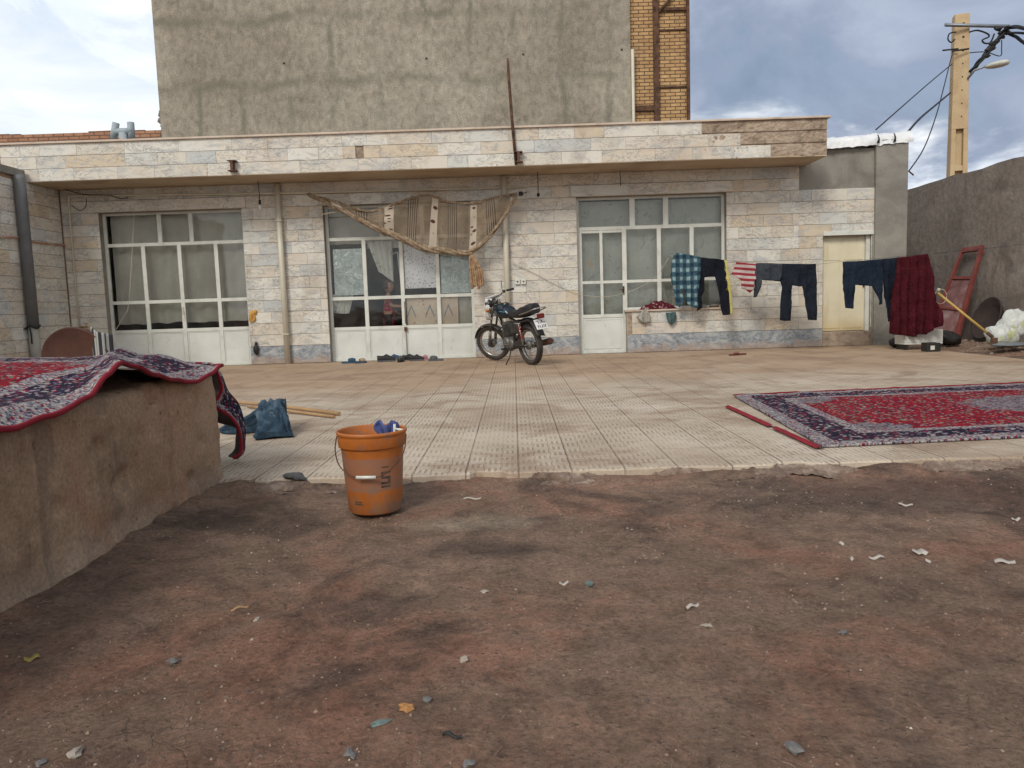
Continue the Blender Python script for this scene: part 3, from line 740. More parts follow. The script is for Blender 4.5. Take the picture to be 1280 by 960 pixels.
# ------------------------------------------------------------------ buildings behind
BY = 17.
tb = empty('tall_building', (0, BY, 0), 0, 'tall building with bare grey cement wall and strip of yellow brick rising behind the house', 'building')
mb = MB(); mb.box(-7.46, 2.66, BY, BY+8, -.05, 12.); PW(mb.build('rendered_wall', M_tallwall), tb, (0, BY, 0))
mb = MB(); mb.box(2.66, 3.90, BY+.12, BY+7.9, -.05, 12.); PW(mb.build('brick_wall', M_brick), tb, (0, BY, 0))
mb = MB()
mb.box(3.16, 3.27, BY+.03, BY+.118, 3.0, 12.); mb.box(3.87, 3.93, BY+.03, BY+.20, 3., 12.); mb.box(2.72, 3.16, BY+.06, BY+.118, 4.95, 5.06)
mb.box(3.27, 3.87, BY+.06, BY+.118, 7.0, 7.06); mb.box(3.27, 3.87, BY+.09, BY+.118, 5.42, 5.45)
mb.box(3.27, 3.87, BY+.09, BY+.118, 6.6, 6.63)
mb.tube([(3.27, BY+.06, 6.95), (3.62, BY+.06, 7.35)], .03); PW(mb.build('steel_frame', M_rust), tb, (0, BY, 0))
mb = MB(); mb.tube([(2.70, BY-.02, 3.), (2.70, BY-.02, 6.2)], .035, 10); PW(mb.build('downpipe', M_pvc), tb, (0, BY, 0))
for (px, py) in ((355, 79), (533, 73), (654, 68), (777, 62)): p_ = pt(px, py, BY); mb = MB(); mb.box(p_.x-.02, p_.x+.02, BY-.012, BY+.0-.002, p_.z-.018, p_.z+.018); PW(mb.build('putlog_hole', M_black), tb, (0, BY, 0))
mb = MB()
for i in range(12):
    w = Vector((-7.46-.05*rnd.random(), BY+.1, 4.85+.04*i+.02*rnd.random())); mb.ball(w, rnd.uniform(.03, .07), 7, jit=.5)
PW(mb.build('mortar_lumps', M_plaster), tb, (0, BY, 0))
mb = MB(); mb.box(-16., -7.47, BY-.0, BY+.22, -.05, 4.87)
for i in range(34):
    x = -15.9+.245*i
    if rnd.random() < .4: mb.box(x, x+.235, BY+.02, BY+.2, 4.872, 4.872+rnd.choice((.015, .02, .03)))
o = mb.build('brick_wall', M_redbrick); tag(o, 'low orange brick parapet wall showing above the canopy at the left', 'wall')
# twin chimney cowl
vc = empty('chimney_cowl', (-6.55, 13.6, 3.24), 0, 'grey twin flue cowl like a letter H standing on the canopy roof', 'chimney')
p0 = pt(154, 166, 13.6)-Vector((-6.55, 13.6, 3.24))
M_cowl = mottled('grey_blue_flue_pipe', [(.26, .31, .34), (.36, .42, .45)], 5., rough=.5, bump=.1)
x_ = p0.x; z_ = p0.z
mb = MB(); mb.tube([(x_, 0, 0), (x_, 0, z_)], .075, 14); mb.build('flue', M_cowl, vc)
mb = MB(); mb.tube([(x_-.17, 0, z_+.02), (x_+.17, 0, z_+.02)], .06, 14); mb.build('cross_pipe', M_cowl, vc)
for s_ in (-1, 1):
    mb = MB(); mb.tube([(x_+s_*.16-.02, 0, z_-.10), (x_+s_*.16+(.05 if s_ < 0 else -.02), .0, z_+.17)], .058, 14); mb.build('outlet_pipe', M_cowl, vc)

# right boundary wall
RX = 8.0
mb = MB(); ny = 60; rows = []
for (dx, z) in ((0, -.05), (0, 1.), (0, 2.), (0, None), (.22, None), (.22, -.05)):
    row = []
    for i in range(ny+1):
        y = 5+25*i/ny; zt = 2.93+.05*fbm(y*.8, 0, 2., 4)
        row.append((RX+dx+.01*fbm(y*.7, (z or 3), 0, 3), y, zt if z is None else z))
    rows.append(row)
mb.grid(rows, smooth=False); tag(mb.build('concrete_wall', M_rwall), 'long grey cement boundary wall with patchy render at the right', 'wall')

# tarpaulin on the wall top
M_tarp = mottled('white_plastic_sheet', [(.62, .63, .64), (.78, .78, .78)], 4., rough=.35, bump=.4, bscale=14., bd=.03, spec=.5, grit=.1)
mb = MB(); rows = []
for i in range(90):
    x = 4.75+1.98*i/89; zb = 3.29+.09*(x-4.75)/1.9; row = []
    for j in range(18):
        w = math.pi*j/17; r = .13+.02*noise.noise(Vector((x*5, w*2, 0)))+.012*noise.noise(Vector((x*17, w*5, 3)))
        row.append((x, FY+.12-math.cos(w)*(r+.07), zb+math.sin(w)*r*1.55-.02-(.05*max(0, noise.noise(Vector((x*9, 1, 8)))) if j in (0, 17) else 0)))
    rows.append(row)
mb.grid(rows)
tp = mb.build('plastic_sheet', M_tarp); tag(tp, 'white plastic sheeting lying lumpy along the wall top beside the canopy end', 'tarpaulin')
for x in (5.12, 6.13, 6.40):
    mb = MB(); zt = 3.34+.047*(x-4.75); mb.tube([(x, FY-.10, zt-.05), (x+.01, FY-.11, zt+.02), (x, FY-.08, zt+.09)], [.024, .014, .008], 6); mb.build('tie', M_black, tp)

# ------------------------------------------------------------------ pipes, lamp, wires on the facade
def thing1(mb, name, mat, label, cat, group=None, **k): return tag(mb.build(name, mat, **k), label, cat, group)
for (px0, py0, px1, py1, lab) in ((346, 228, 356, 450, 'cream plastic downpipe on the tiled wall between the left and middle doors'), (630, 232, 641, 395, 'cream plastic downpipe behind the parked motorcycle')):
    a = pt(px0, py0, FY-.07); b_ = pt(px1, py1, FY-.07); r_ = empty('downpipe', (a.x, FY-.07, 0), 0, lab, 'pipe', 'cream downpipes on the facade'); bz = .0 if px0 < 400 else .25
    mb = MB(); mb.tube([(0, 0, bz), (0, 0, 3.02)], .048, 14); mb.build('pipe', M_pvc, r_)
    for z in (.5, 2.4): mb = MB(); mb.box(-.056, .056, -.056, .06, z, z+.02); mb.build('clamp', M_pvc, r_)
mb = MB(); a = pt(85, 245, FY-.05); 
mb.tube([(a.x, FY-.06, .72), (a.x-.0, FY-.05, a.z-.03), (a.x+.03, FY-.05, a.z), pt(380, 241, FY-.06), pt(655, 234, FY-.06)], .016, 8)
wp = thing1(mb, 'water_pipe', M_pvc, 'thin cream water pipe running high along the facade and down its left corner', 'pipe')
tp_ = empty('garden_tap', (-7.28, FY-.08, .72), 0, 'small brass tap at the foot of the thin pipe in the left corner', 'tap')
M_brass = mottled('worn_brass', [(.45, .25, .12), (.6, .38, .2)], 9., rough=.35, metal=.6)
mb = MB(); mb.tube([(-.12, 0, .02), (.03, -.02, .02), (.06, -.05, .0), (.06, -.06, -.05)], .016, 8); mb.build('spout', M_brass, tp_)
mb = MB(); mb.tube([(0, -.01, .02), (0, -.01, .07)], .008, 6); mb.box(-.035, .035, -.018, -.002, .07, .085); mb.build('tap_handle', M_brass, tp_)
mb = MB(); mb.tube(smooth_path([ptx(0, 297, SX+.03), ptx(22, 297, SX+.03), ptx(45, 303, SX+.03), ptx(86, 307, SX+.03)]), .014, 8)
thing1(mb, 'side_pipe', mottled('rusty_white_pipe', [(.45, .38, .30), (.40, .16, .10), (.55, .5, .42)], 2.), 'thin stained pipe crossing the left side wall', 'pipe')
dp = empty('drainpipe', (SX+.09, 12.03, 0), 0, 'thick grey drainpipe against the left side wall with a black tie', 'pipe')
mb = MB(); mb.tube([(0, 0, .78), (0, 0, 3.02), (-.03, 0, 3.08)], .085, 16); mb.build('upper_pipe', M_pvcgrey, dp)
mb = MB(); mb.tube([(0, 0, .0), (0, 0, .78)], .078, 16); mb.build('lower_pipe', mottled('pale_grey_pipe', [(.28, .27, .24), (.38, .36, .31)], 4.), dp)
mb = MB(); mb.tube([(.09*math.cos(w), .09*math.sin(w), .78+.02*math.sin(w*3)) for w in [i*math.pi/8 for i in range(17)]], .016, 6)
mb.tube([(.0, -.095, .77), (.03, -.12, .66), (.02, -.11, .52)], .013, 6); mb.tube([(-.05, -.095, .77), (-.16, -.12, .70), (-.20, -.12, .66)], .012, 6); mb.build('tie', M_black, dp)
# hanging bulb, second flex
lb = empty('hanging_bulb', pt(322, 224, 12.95), 0, 'bare light bulb on a black flex hanging from the soffit', 'light bulb')
mb = MB(); mb.tube([(0, 0, 0), (.01, 0, -.18), (.012, 0, -.34)], .006, 6); mb.build('flex', M_cable, lb)
mb = MB(); mb.lathe([(.0, -.33), (.02, -.335), (.022, -.41), (.0, -.412)], 12, Matrix.Translation((.012, 0, 0))); mb.build('lamp_holder', M_black, lb)
mb = MB(); mb.lathe([(.014, -.412), (.02, -.43), (.032, -.465), (.028, -.49), (.0, -.505)], 14, Matrix.Translation((.012, 0, 0))); mb.build('bulb', mottled('frosted_glass', [(.55, .55, .5), (.65, .65, .6)], 4., rough=.2, spec=.6, bump=0), lb)
mb = MB(); a = pt(672, 215, 12.98); mb.tube([a, a+Vector((0, 0, -.34))], .006, 6); mb.ball(a+Vector((0, 0, -.37)), .028, 8, sc=(1, 1, 1.3))
thing1(mb, 'flex', M_cable, 'short black flex with a socket end hanging beside the middle of the canopy', 'cable')
mb = MB(); a = pt(775, 214, 12.98); mb.tube([a, a+Vector((.005, 0, -.24))], .006, 6)
thing1(mb, 'wire_end', M_cable, 'bare wire end hanging from the soffit above the right window', 'cable')
a = pt(651, 352, FY-.02); sk = empty('socket', a, 0, 'pair of white wall sockets above the motorcycle seat', 'socket')
for i, dx in enumerate((-.055, .045)):
    mb = MB(); mb.box(dx-.04, dx+.04, -.02, .02, -.045, .045); pl = mb.build('socket_plate', M_frame, sk, bevel=.005)
    mb = MB(); mb.box(dx-.012, dx+.012, -.026, -.0205, -.012, .012); mb.build('socket_hole', M_black, pl)
mb = MB(); a = pt(651, 242, FY-.03); mb.box(a.x-.035, a.x+.035, FY-.06, FY-.005, a.z-.03, a.z+.03); mb.tube([(a.x+.03, FY-.03, a.z), (a.x+.1, FY-.02, a.z+.02)], .006, 6)
thing1(mb, 'junction_box', M_black, 'small dark junction box on the wall right of the draped cloth', 'box')
# electric cable slung under the pipe at the left
mb = MB(); mb.tube(smooth_path([pt(55, 228, 13.0), pt(80, 236, 13.08), pt(105, 243, 13.1), pt(135, 244, 13.1), pt(150, 248, 13.12), pt(160, 247, 13.12)]), .007, 6)
mb.tube(smooth_path([pt(90, 257, 13.14), pt(100, 263, 13.14), pt(107, 258, 13.14), pt(108, 248, 13.12)]), .006, 6)
thing1(mb, 'cable', M_cable, 'loose black cable looped under the pipe in the left corner', 'cable')
mb = MB(); mb.tube(smooth_path([pt(167, 262, 13.16), pt(166, 300, 13.17), pt(161, 378, 13.16), pt(155, 395, 13.17), pt(145, 412, 13.17)]), .005, 6)
thing1(mb, 'string', M_wire, 'pale string hanging down in front of the left glazed door', 'string')
mb = MB(); mb.tube(smooth_path([pt(639, 327, FY-.05), pt(665, 340, FY-.03), pt(700, 358, FY-.03), pt(735, 370, FY-.03), pt(775, 368, FY-.03), pt(815, 350, FY-.03), pt(836, 322, FY-.04)]), .0045, 6)
thing1(mb, 'cord', M_wire, 'thin pale cord sagging across the tiles from the downpipe to the right window', 'string')
# steel stubs on the canopy edge, iron rod
def ibeam(c, rz):
    o = empty('steel_stub', c, rz); mb = MB(); d = .10
    mb.box(-.045, .045, -d, .0, .062, .072); mb.box(-.045, .045, -d, .0, -.072, -.062); mb.box(-.006, .006, -d, .0, -.062, .062)
    return mb
for (px, py, lab) in ((292, 208, 'rusty steel beam stub sticking out of the left part of the canopy edge'), (648, 197, 'rusty steel stub beside the iron rod on the canopy edge')):
    c = pt(px, py, CY-.01); mb = MB(); d = .11; sc = 1.3
    mb.box(c.x-.05*sc, c.x+.05*sc, CY-d, CY-.004, c.z+.07, c.z+.082); mb.box(c.x-.05*sc, c.x+.05*sc, CY-d, CY-.004, c.z-.082, c.z-.07); mb.box(c.x-.02, c.x+.02, CY-d, CY-.004, c.z-.07, c.z+.07)
    thing1(mb, 'steel_stub', M_rust, lab, 'steel beam', 'steel stubs on the canopy edge')
mb = MB(); mb.tube([pt(645, 206, CY-.05), pt(640, 150, CY-.05), pt(635.5, 90, CY-.02), pt(634.5, 73, CY)], [.02, .024, .022, .016], 8)
thing1(mb, 'iron_rod', M_rust, 'tall rusty iron rod standing up from the middle of the canopy edge', 'rod')
# soot mark object by the pillar and rusty stain bracket
a = pt(320, 437, FY-.04); mb = MB(); mb.ball((a.x, FY-.04, a.z), .07, 12, sc=(.75, .4, 1.35), jit=.25); mb.tube([(a.x, FY-.04, a.z+.08), (a.x+.01, FY-.03, a.z+.13)], .02, 8)
thing1(mb, 'dark_pouch', M_black, 'small dark pouch hanging low on the wall beside the left glazed door', 'bag')
a = pt(317, 395, FY-.0); mb = MB(); rows = []
M_orange = mottled('rust_orange_foam', [(.30, .12, .03), (.55, .28, .06), (.6, .40, .15)], 12., bump=1.)
mb.ball((a.x-.02, FY-.02, a.z), .08, 12, sc=(.7, .25, 1.3), jit=.7); mb.ball((a.x+.03, FY-.015, a.z+.06), .05, 10, sc=(1, .3, .8), jit=.7)
thing1(mb, 'foam_patch', M_orange, 'orange blob of old foam at the right edge of the left glazed door', 'foam')

# ------------------------------------------------------------------ curtains behind the glass
def hang(x0, x1, z0, z1, y, folds=9, amp=.02, seed=0, zb=None, nz=24, shape=None):
    mb = MB(); n = max(12, int((x1-x0)*60)); rows = []
    for j in range(nz+1):
        t_ = j/nz; row = []
        for i in range(n+1):
            s = i/n; x = x0+(x1-x0)*s; z = z1+(z0-z1)*t_
            if j == nz and zb: z += zb*noise.noise(Vector((x*3, seed, 1)))
            yy = y+amp*(.4+.6*t_)*math.sin(folds*2*math.pi*s+2.5*noise.noise(Vector((s*3, t_*1.2, seed))))+.012*noise.noise(Vector((x*5, z*3, seed)))
            if shape: x, z = shape(s, t_, x, z)
            row.append((x, yy, z))
        rows.append(row)
    mb.grid(rows); return mb
thing1(hang(-6.925, -4.58, .76, 2.68, 13.50, 7, .03, 1, .10), 'curtain', M_curt1, 'plain grey curtain drawn behind the left glazed door', 'curtain')
thing1(hang(1.16, 3.62, .66, 2.60, 13.49, 5, .022, 2, .02), 'curtain', M_curt3, 'grey green printed curtain behind the right window', 'curtain')
thing1(hang(-3.14, -.70, 2.02, 2.66, 13.50, 6, .02, 3, .0, 12), 'curtain', M_curt1, 'grey curtain behind the top panes of the middle door', 'curtain')
def sheet(x0, x1, z0, z1, y, name, mat, label, cat, seed=0):
    thing1(hang(x0, x1, z0, z1, y, 1.5, .006, seed, .0, 14), name, mat, label, cat)
sheet(-3.08, -2.57, 1.14, 1.93, 13.385, 'foil_sheet', M_foil, 'crinkled silver foil sheet in the upper left pane of the middle door', 'foil', 11)
sheet(-1.24, -.72, 1.12, 2.03, 13.385, 'foil_sheet', M_foil, 'crinkled silver foil sheet in the upper right pane of the middle door', 'foil', 12)
sheet(-1.86, -1.31, 1.22, 2.06, 13.385, 'print_cloth', M_dots, 'white cloth with small blue flowers in a pane of the middle door', 'cloth', 13)
sheet(-1.85, -1.31, .58, 1.08, 13.385, 'print_cloth', M_pink, 'cream printed cloth behind the pane right of the padlock', 'cloth', 14)
sheet(-1.26, -.96, .58, 1.08, 13.385, 'print_cloth', M_pink, 'narrow cream printed cloth in the lower right pane of the middle door', 'cloth', 15)
sheet(-.98, -.70, .58, 1.08, 13.43, 'curtain', M_curt1, 'grey cloth strip at the lower right corner of the middle door', 'curtain', 16)
sheet(-2.50, -1.30, 1.93, 2.08, 13.47, 'curtain', M_curtw, 'pale pelmet strip along the top of the open middle pane', 'curtain', 17)
def bunch(s, t_, x, z):      # pulled aside into a point
    c = -2.33; k = 1-.62*t_**.8; return (c+(x-c)*k+.10*t_, z)
mb = hang(-2.49, -2.06, 1.34, 2.05, 13.42, 4, .03, 5, .06, 20, shape=lambda s, t_, x, z: (x+.17*t_*(1-s), z+(1-s)*.20*t_))
thing1(mb, 'curtain', M_curtw, 'white marbled curtain gathered up in the open pane of the middle door', 'curtain')
mb = hang(-3.13, -2.76, .83, 1.16, 13.42, 3, .02, 6, .05, 12, shape=lambda s, t_, x, z: (x-.1*t_*s, z))
thing1(mb, 'curtain', M_curtw, 'pale bundled curtain end in the lower left pane of the middle door', 'curtain')
mb = MB(); mb.tube([(-1.98, 13.5, 1.85), (-1.93, 13.5, 1.15)], .018, 6); mb.tube([(-2.15, 13.5, 1.80), (-1.98, 13.5, 1.86)], .012, 6)
thing1(mb, 'curtain_tie', M_curtw, 'pale cord holding the curtain inside the middle door', 'cord')

# ------------------------------------------------------------------ draped brown cloth over the middle door
def swag_fn(b, tc, p):
    uv = tc.outputs['UV']; u, v = b.sep(uv)[:2]
    c = b.ramp(b.noise(b.comb(b.math('MULTIPLY', u, 6.), v, 0.), 5., 5), [(.3, (.20, .15, .10)), (.7, (.32, .245, .17))])
    f = b.math('FRACT', b.math('ADD', b.math('MULTIPLY', u, 1.), .12))
    # line groups and flowered bands alternate across the cloth
    g = b.math('FRACT', b.math('DIVIDE', b.math('ADD', u, .96), .215))
    lines = b.math('MULTIPLY', b.rng(b.math('PINGPONG', b.math('MULTIPLY', g, 20.), .5), .22, .30), b.math('MULTIPLY', b.rng(g, .36, .37), b.rng(g, .60, .59)))
    c = b.mix(b.math('MULTIPLY', lines, .85), c, (.05, .035, .03))
    lin2 = b.math('MULTIPLY', b.rng(b.math('PINGPONG', b.math('MULTIPLY', g, 20.), .5), .12, .04), b.math('MULTIPLY', b.rng(g, .36, .37), b.rng(g, .60, .59)))
    c = b.mix(b.math('MULTIPLY', lin2, .6), c, (.55, .48, .38))
    band = b.math('MAXIMUM', b.rng(g, .09, .085), b.rng(g, .91, .915))
    vd = b.voro(b.vmath('MULTIPLY', uv, (28., 11., 1.)), 1., 'F1', 'Distance', .6)
    bc = b.mix(b.rng(vd, .42, .34), (.46, .40, .32), (.09, .035, .03))
    c = b.mix(band, c, bc)
    mt = b.n.get('Principled BSDF'); b.put(mt, 'Alpha', b.math('MAXIMUM', b.math('MAXIMUM', b.math('MULTIPLY', band, .95), b.math('MULTIPLY', lines, .9)), .60))
    return c
M_swag = material('sheer_brown_striped_cloth', swag_fn, .9, .1)
SY = 12.93
topc = [(384, 241), (420, 250), (462, 262), (500, 250), (535, 242), (560, 250), (590, 252), (615, 246), (646, 240)]
botc = [(386, 243), (430, 264), (462, 281), (500, 297), (530, 310), (560, 314), (588, 315), (618, 288), (646, 244)]
TC = smooth_path([pt(a, b_+2, SY) for a, b_ in topc], 8); BC = smooth_path([pt(a, b_, SY-.03) for a, b_ in botc], 8)
sw_ = empty('draped_cloth', (0, SY, 0), 0, 'sheer brown striped cloth looped across the top of the middle door', 'cloth')
mb = MB(); rows = []; uvs = []
for j in range(17):
    t_ = j/16; row = []; ur = []
    for i in range(len(TC)):
        s = i/(len(TC)-1); p_ = TC[i].lerp(BC[i], t_); sag = .03*math.sin(s*34+t_*1.5)+.045*noise.noise(Vector((s*16, t_*2.5, 2)))+.02*noise.noise(Vector((s*40, t_*4, 2)))
        row.append((p_.x+.02*math.sin(t_*3)*noise.noise(Vector((s*5, 1, 1))), p_.y+sag-.03*math.sin(math.pi*t_)-SY, p_.z)); ur.append((s, t_))
    rows.append(row); uvs.append(ur)
# finer across
mb.grid(rows, uv=uvs); mb.build('drape', M_swag, sw_, subd=1)
mb = MB()
M_roll = mottled('twisted_brown_cloth', [(.16, .11, .07), (.28, .20, .13), (.46, .38, .27)], 16., bump=.8, bscale=30., bd=.02)
for q in range(4):
    path = []; rs = []
    for i, p_ in enumerate(BC):
        s = i/(len(BC)-1); w = s*16+q*1.57; rr_ = .020+.012*math.sin(math.pi*s)
        path.append((p_.x, p_.y-SY+math.cos(w)*rr_, p_.z+math.sin(w)*rr_)); rs.append(.017+.014*math.sin(math.pi*min(1, s*1.1)))
    mb.tube(path, rs, 7)
mb.build('rolled_hem', M_roll, sw_)
mb = MB()
for q in range(3):
    path = [(p_.x, p_.y-SY-.012, p_.z+.012*math.sin(i*.7+q*2)) for i, p_ in enumerate(TC)]; mb.tube(path, .011, 6)
mb.build('top_hem', M_roll, sw_)
mb = MB(); 
for q in range(6):
    dx = (q-2.5)*.028
    path = smooth_path([pt(587, 315, SY-.04), pt(591, 325, SY-.05)+Vector((dx*.7, 0, 0)), pt(595, 340, SY-.05)+Vector((dx*1.3, .02*(q % 2), 0)), pt(597, 361-(q % 3)*2, SY-.05)+Vector((dx*1.25, .02*(q % 2), 0))], 6)
    mb.tube([p_-Vector((0, SY, 0)) for p_ in path], [.012+.012*i/len(path)+.004*math.sin(i*1.3+q) for i in range(len(path))], 7)
mb.build('hanging_tail', mottled('brown_floral_tail', [(.14, .08, .05), (.36, .22, .12), (.50, .38, .24)], 14., bump=.8, bscale=30., bd=.02), sw_)
mb = MB(); mb.tube([pt(402, 268, 13.1), pt(425, 264, 12.95)], .012, 6); 
thing1(mb, 'peg', M_pvc, 'short pale peg at the left end of the draped cloth', 'peg')

# ------------------------------------------------------------------ utility pole behind the right wall
M_pole = mottled('yellowish_concrete_pole', [(.42, .30, .17), (.52, .39, .23), (.58, .45, .28)], 2., bump=.2, grit=.2)
PY = 20.; pb = pt(1196, 217, PY); ptop = pt(1202, 19, PY)
pole = empty('utility_pole', (pb.x, PY, -.05), 0, 'tan concrete electricity pole rising behind the right boundary wall', 'utility pole')
HZ = ptop.z+.05
mb = MB(); wt, wb = .165, .235; dt, db = .13, .20; rot = Matrix.Rotation(R(-14), 4, 'Z')
def prism(mb, z0, z1, w0, w1, d0, d1, x_off=0., y_off=0.):
    vs = []
    for z, w, d in ((z0, w0, d0), (z1, w1, d1)):
        for (sx_, sy_) in ((-1, -1), (1, -1), (1, 1), (-1, 1)): vs.append(rot @ Vector((x_off+sx_*w, y_off+sy_*d, z)))
    mb.add(vs, [(0, 3, 2, 1), (4, 5, 6, 7), (0, 1, 5, 4), (1, 2, 6, 5), (2, 3, 7, 6), (3, 0, 4, 7)])
def wz(z): return wb+(wt-wb)*z/HZ
def dz_(z): return db+(dt-db)*z/HZ
Z1 = pt(1200, 160, PY).z
prism(mb, Z1, HZ, wz(Z1), wz(HZ), dz_(Z1), dz_(HZ))
# H section below: two flanges joined by a web and cross ribs
for s_ in (-1, 1):
    vs = []
    for z in (0, Z1):
        w = wz(z); d = dz_(z); x0_ = s_*w; x1_ = s_*w*.45
        for (xx, yy) in ((x0_, -d), (x1_, -d), (x1_, d), (x0_, d)): vs.append(rot @ Vector((xx, yy, z)))
    mb.add(vs, [(0, 3, 2, 1), (4, 5, 6, 7), (0, 1, 5, 4), (1, 2, 6, 5), (2, 3, 7, 6), (3, 0, 4, 7)])
prism(mb, 0, Z1-.002, wz(0)*.44, wz(Z1)*.44, .05, .04)
z = Z1-.85
while z > .3:
    prism(mb, z-.18, z-.05, wz(z)*.445, wz(z)*.445, dz_(z)*.96, dz_(z)*.96); z -= 1.0
mb.build('post', M_pole, pole, bevel=.01)
mb = MB(); z = Z1+.3; i = 0
while z < HZ-.2:
    d = dz_(z); mb.tube([rot @ Vector((.03, -d-.003, z)), rot @ Vector((.03, -d+.02, z))], .018 if z < HZ-1.2 else .03, 8)
    mb.tube([rot @ Vector((-wz(z)-.003, -.02, z)), rot @ Vector((-wz(z)+.02, -.02, z))], .015, 6); z += .32
mb.build('bolt_holes', M_black, pole)
P = lambda px, py, y=PY: pt(px, py, y)-Vector((pb.x, PY, -.05))
M_steel = mottled('galvanised_steel', [(.22, .25, .28), (.34, .37, .40)], 5., rough=.45, metal=.5, bump=.05)
mb = MB(); mb.tube([P(1181, 31, PY-.25), P(1262, 33, PY-.25)], .045, 4); mb.build('crossarm', M_steel, pole)
mb = MB(); mb.tube([P(1198, 61, PY-.22), P(1178, 63, PY-.1)], .02, 6); mb.tube([P(1190, 64, PY-.25), P(1211, 61, PY-.25)], .022, 6); mb.build('clamp', M_black, pole)
lamp = MB(); lamp.tube([P(1210, 98, PY-.2), P(1218, 88, PY-.3), P(1234, 82, PY-.5)], .03, 8); lo = lamp.build('lamp_arm', M_steel, pole)
mb = MB(); a = P(1232, 84, PY-.5); b_ = P(1262, 77, PY-.9); d_ = (b_-a)
pts_ = [a+d_*t_ for t_ in (0, .12, .35, .7, .93, 1)]; mb.tube(pts_, [.05, .085, .12, .125, .09, .03], 14, sy=.65)
mb.build('lamp_head', mottled('pale_lamp_housing', [(.5, .5, .45), (.62, .62, .55)], 4., rough=.4, bump=0), pole)
mb = MB(); rr = random.Random(5)
for c in ((1252, 46), (1247, 36), (1236, 62), (1232, 70), (1240, 55), (1258, 40), (1250, 41), (1246, 52), (1238, 60)):
    mb.ball(P(c[0], c[1], PY-.3), rr.uniform(.05, .085), 8, sc=(1.3, .7, .8), jit=.6)
mb.build('cable_joint', M_black, pole)
def cable(pts_, r, lab, n=10, sub=6, twist=0):
    mb = MB(); path = smooth_path(pts_, sub)
    if twist:
        for q in range(3):
            mb.tube([p_+Vector((math.cos(i*.45+q*2.1)*r*.7, math.sin(i*.45+q*2.1)*r*.5, math.sin(i*.45+q*2.1)*r*.7)) for i, p_ in enumerate(path)], r*.62, 6)
    else: mb.tube(path, r, 6)
    return thing1(mb, 'power_cable', M_cable, lab, 'cable', 'black cables around the utility pole')
V = lambda px, py, y=PY: pt(px, py, y)
cable([V(1213, 91, PY-.2), V(1225, 76, PY-.3), V(1237, 62, PY-.3), V(1250, 46, PY-.3), V(1262, 34, PY-.5), V(1290, 38, PY-1.5), V(1340, 60, PY-4)], .045, 'thick twisted cable bundle climbing from the pole to the end of its crossarm', twist=1)
cable([V(1256, 40, PY-.3), V(1270, 46, PY-.6), V(1290, 60, PY-1.2), V(1340, 85, PY-3)], .04, 'thick cable sloping down from the crossarm end to the right frame edge', twist=1)
cable([V(1256, 42, PY-.3), V(1272, 41, PY-.8), V(1300, 44, PY-1.5), V(1350, 50, PY-3)], .03, 'thinner cable leaving the crossarm end level to the right')
cable([V(1212, 40, PY-.2), V(1222, 38, PY-.2), V(1234, 42, PY-.2), V(1236, 46, PY-.2), V(1228, 50, PY-.2), V(1231, 54, PY-.2), V(1238, 53, PY-.25), V(1243, 42, PY-.3)], .02, 'curly black cable looping between pole top and crossarm end')
cable([V(1195, 40, PY-.3), V(1187, 42, PY-.25), V(1185, 49, PY-.2), V(1189, 53, PY-.2), V(1194, 49, PY-.3)], .017, 'small cable loop left of the pole top')
cable([V(1212, 66, PY-.2), V(1232, 65, PY-.3), V(1250, 70, PY-.3), V(1252, 60, PY-.3), V(1252, 50, PY-.3)], .012, 'thin slack wire hanging under the crossarm cables')
cable([V(1192, 64, PY-.3), V(1188, 76, PY-.6), V(1180, 108, 18.), V(1170, 145, 16.), V(1155, 185, 14.5), V(1136, 214, 13.45)], .012, 'black drop cable curving from the pole down to the pier of the house')
cable([V(1190, 80, PY-.2), V(1160, 105, 18.), V(1120, 140, 15.), V(1095, 162, 13.5)], .012, 'straight thin wire from the pole to the plastic covered wall top')
cable([V(1188, 116, PY-.2), V(1170, 131, 17.5), V(1150, 148, 15.), V(1134, 166, 13.5)], .020, 'heavier cable from the middle of the pole to the pier top')
mb = MB(); mb.tube([V(1136, 214, 13.25), V(1142, 219, 13.2)], .014, 6); thing1(mb, 'cable_hook', M_rust, 'small hook on the pier where the drop cable ends', 'hook')

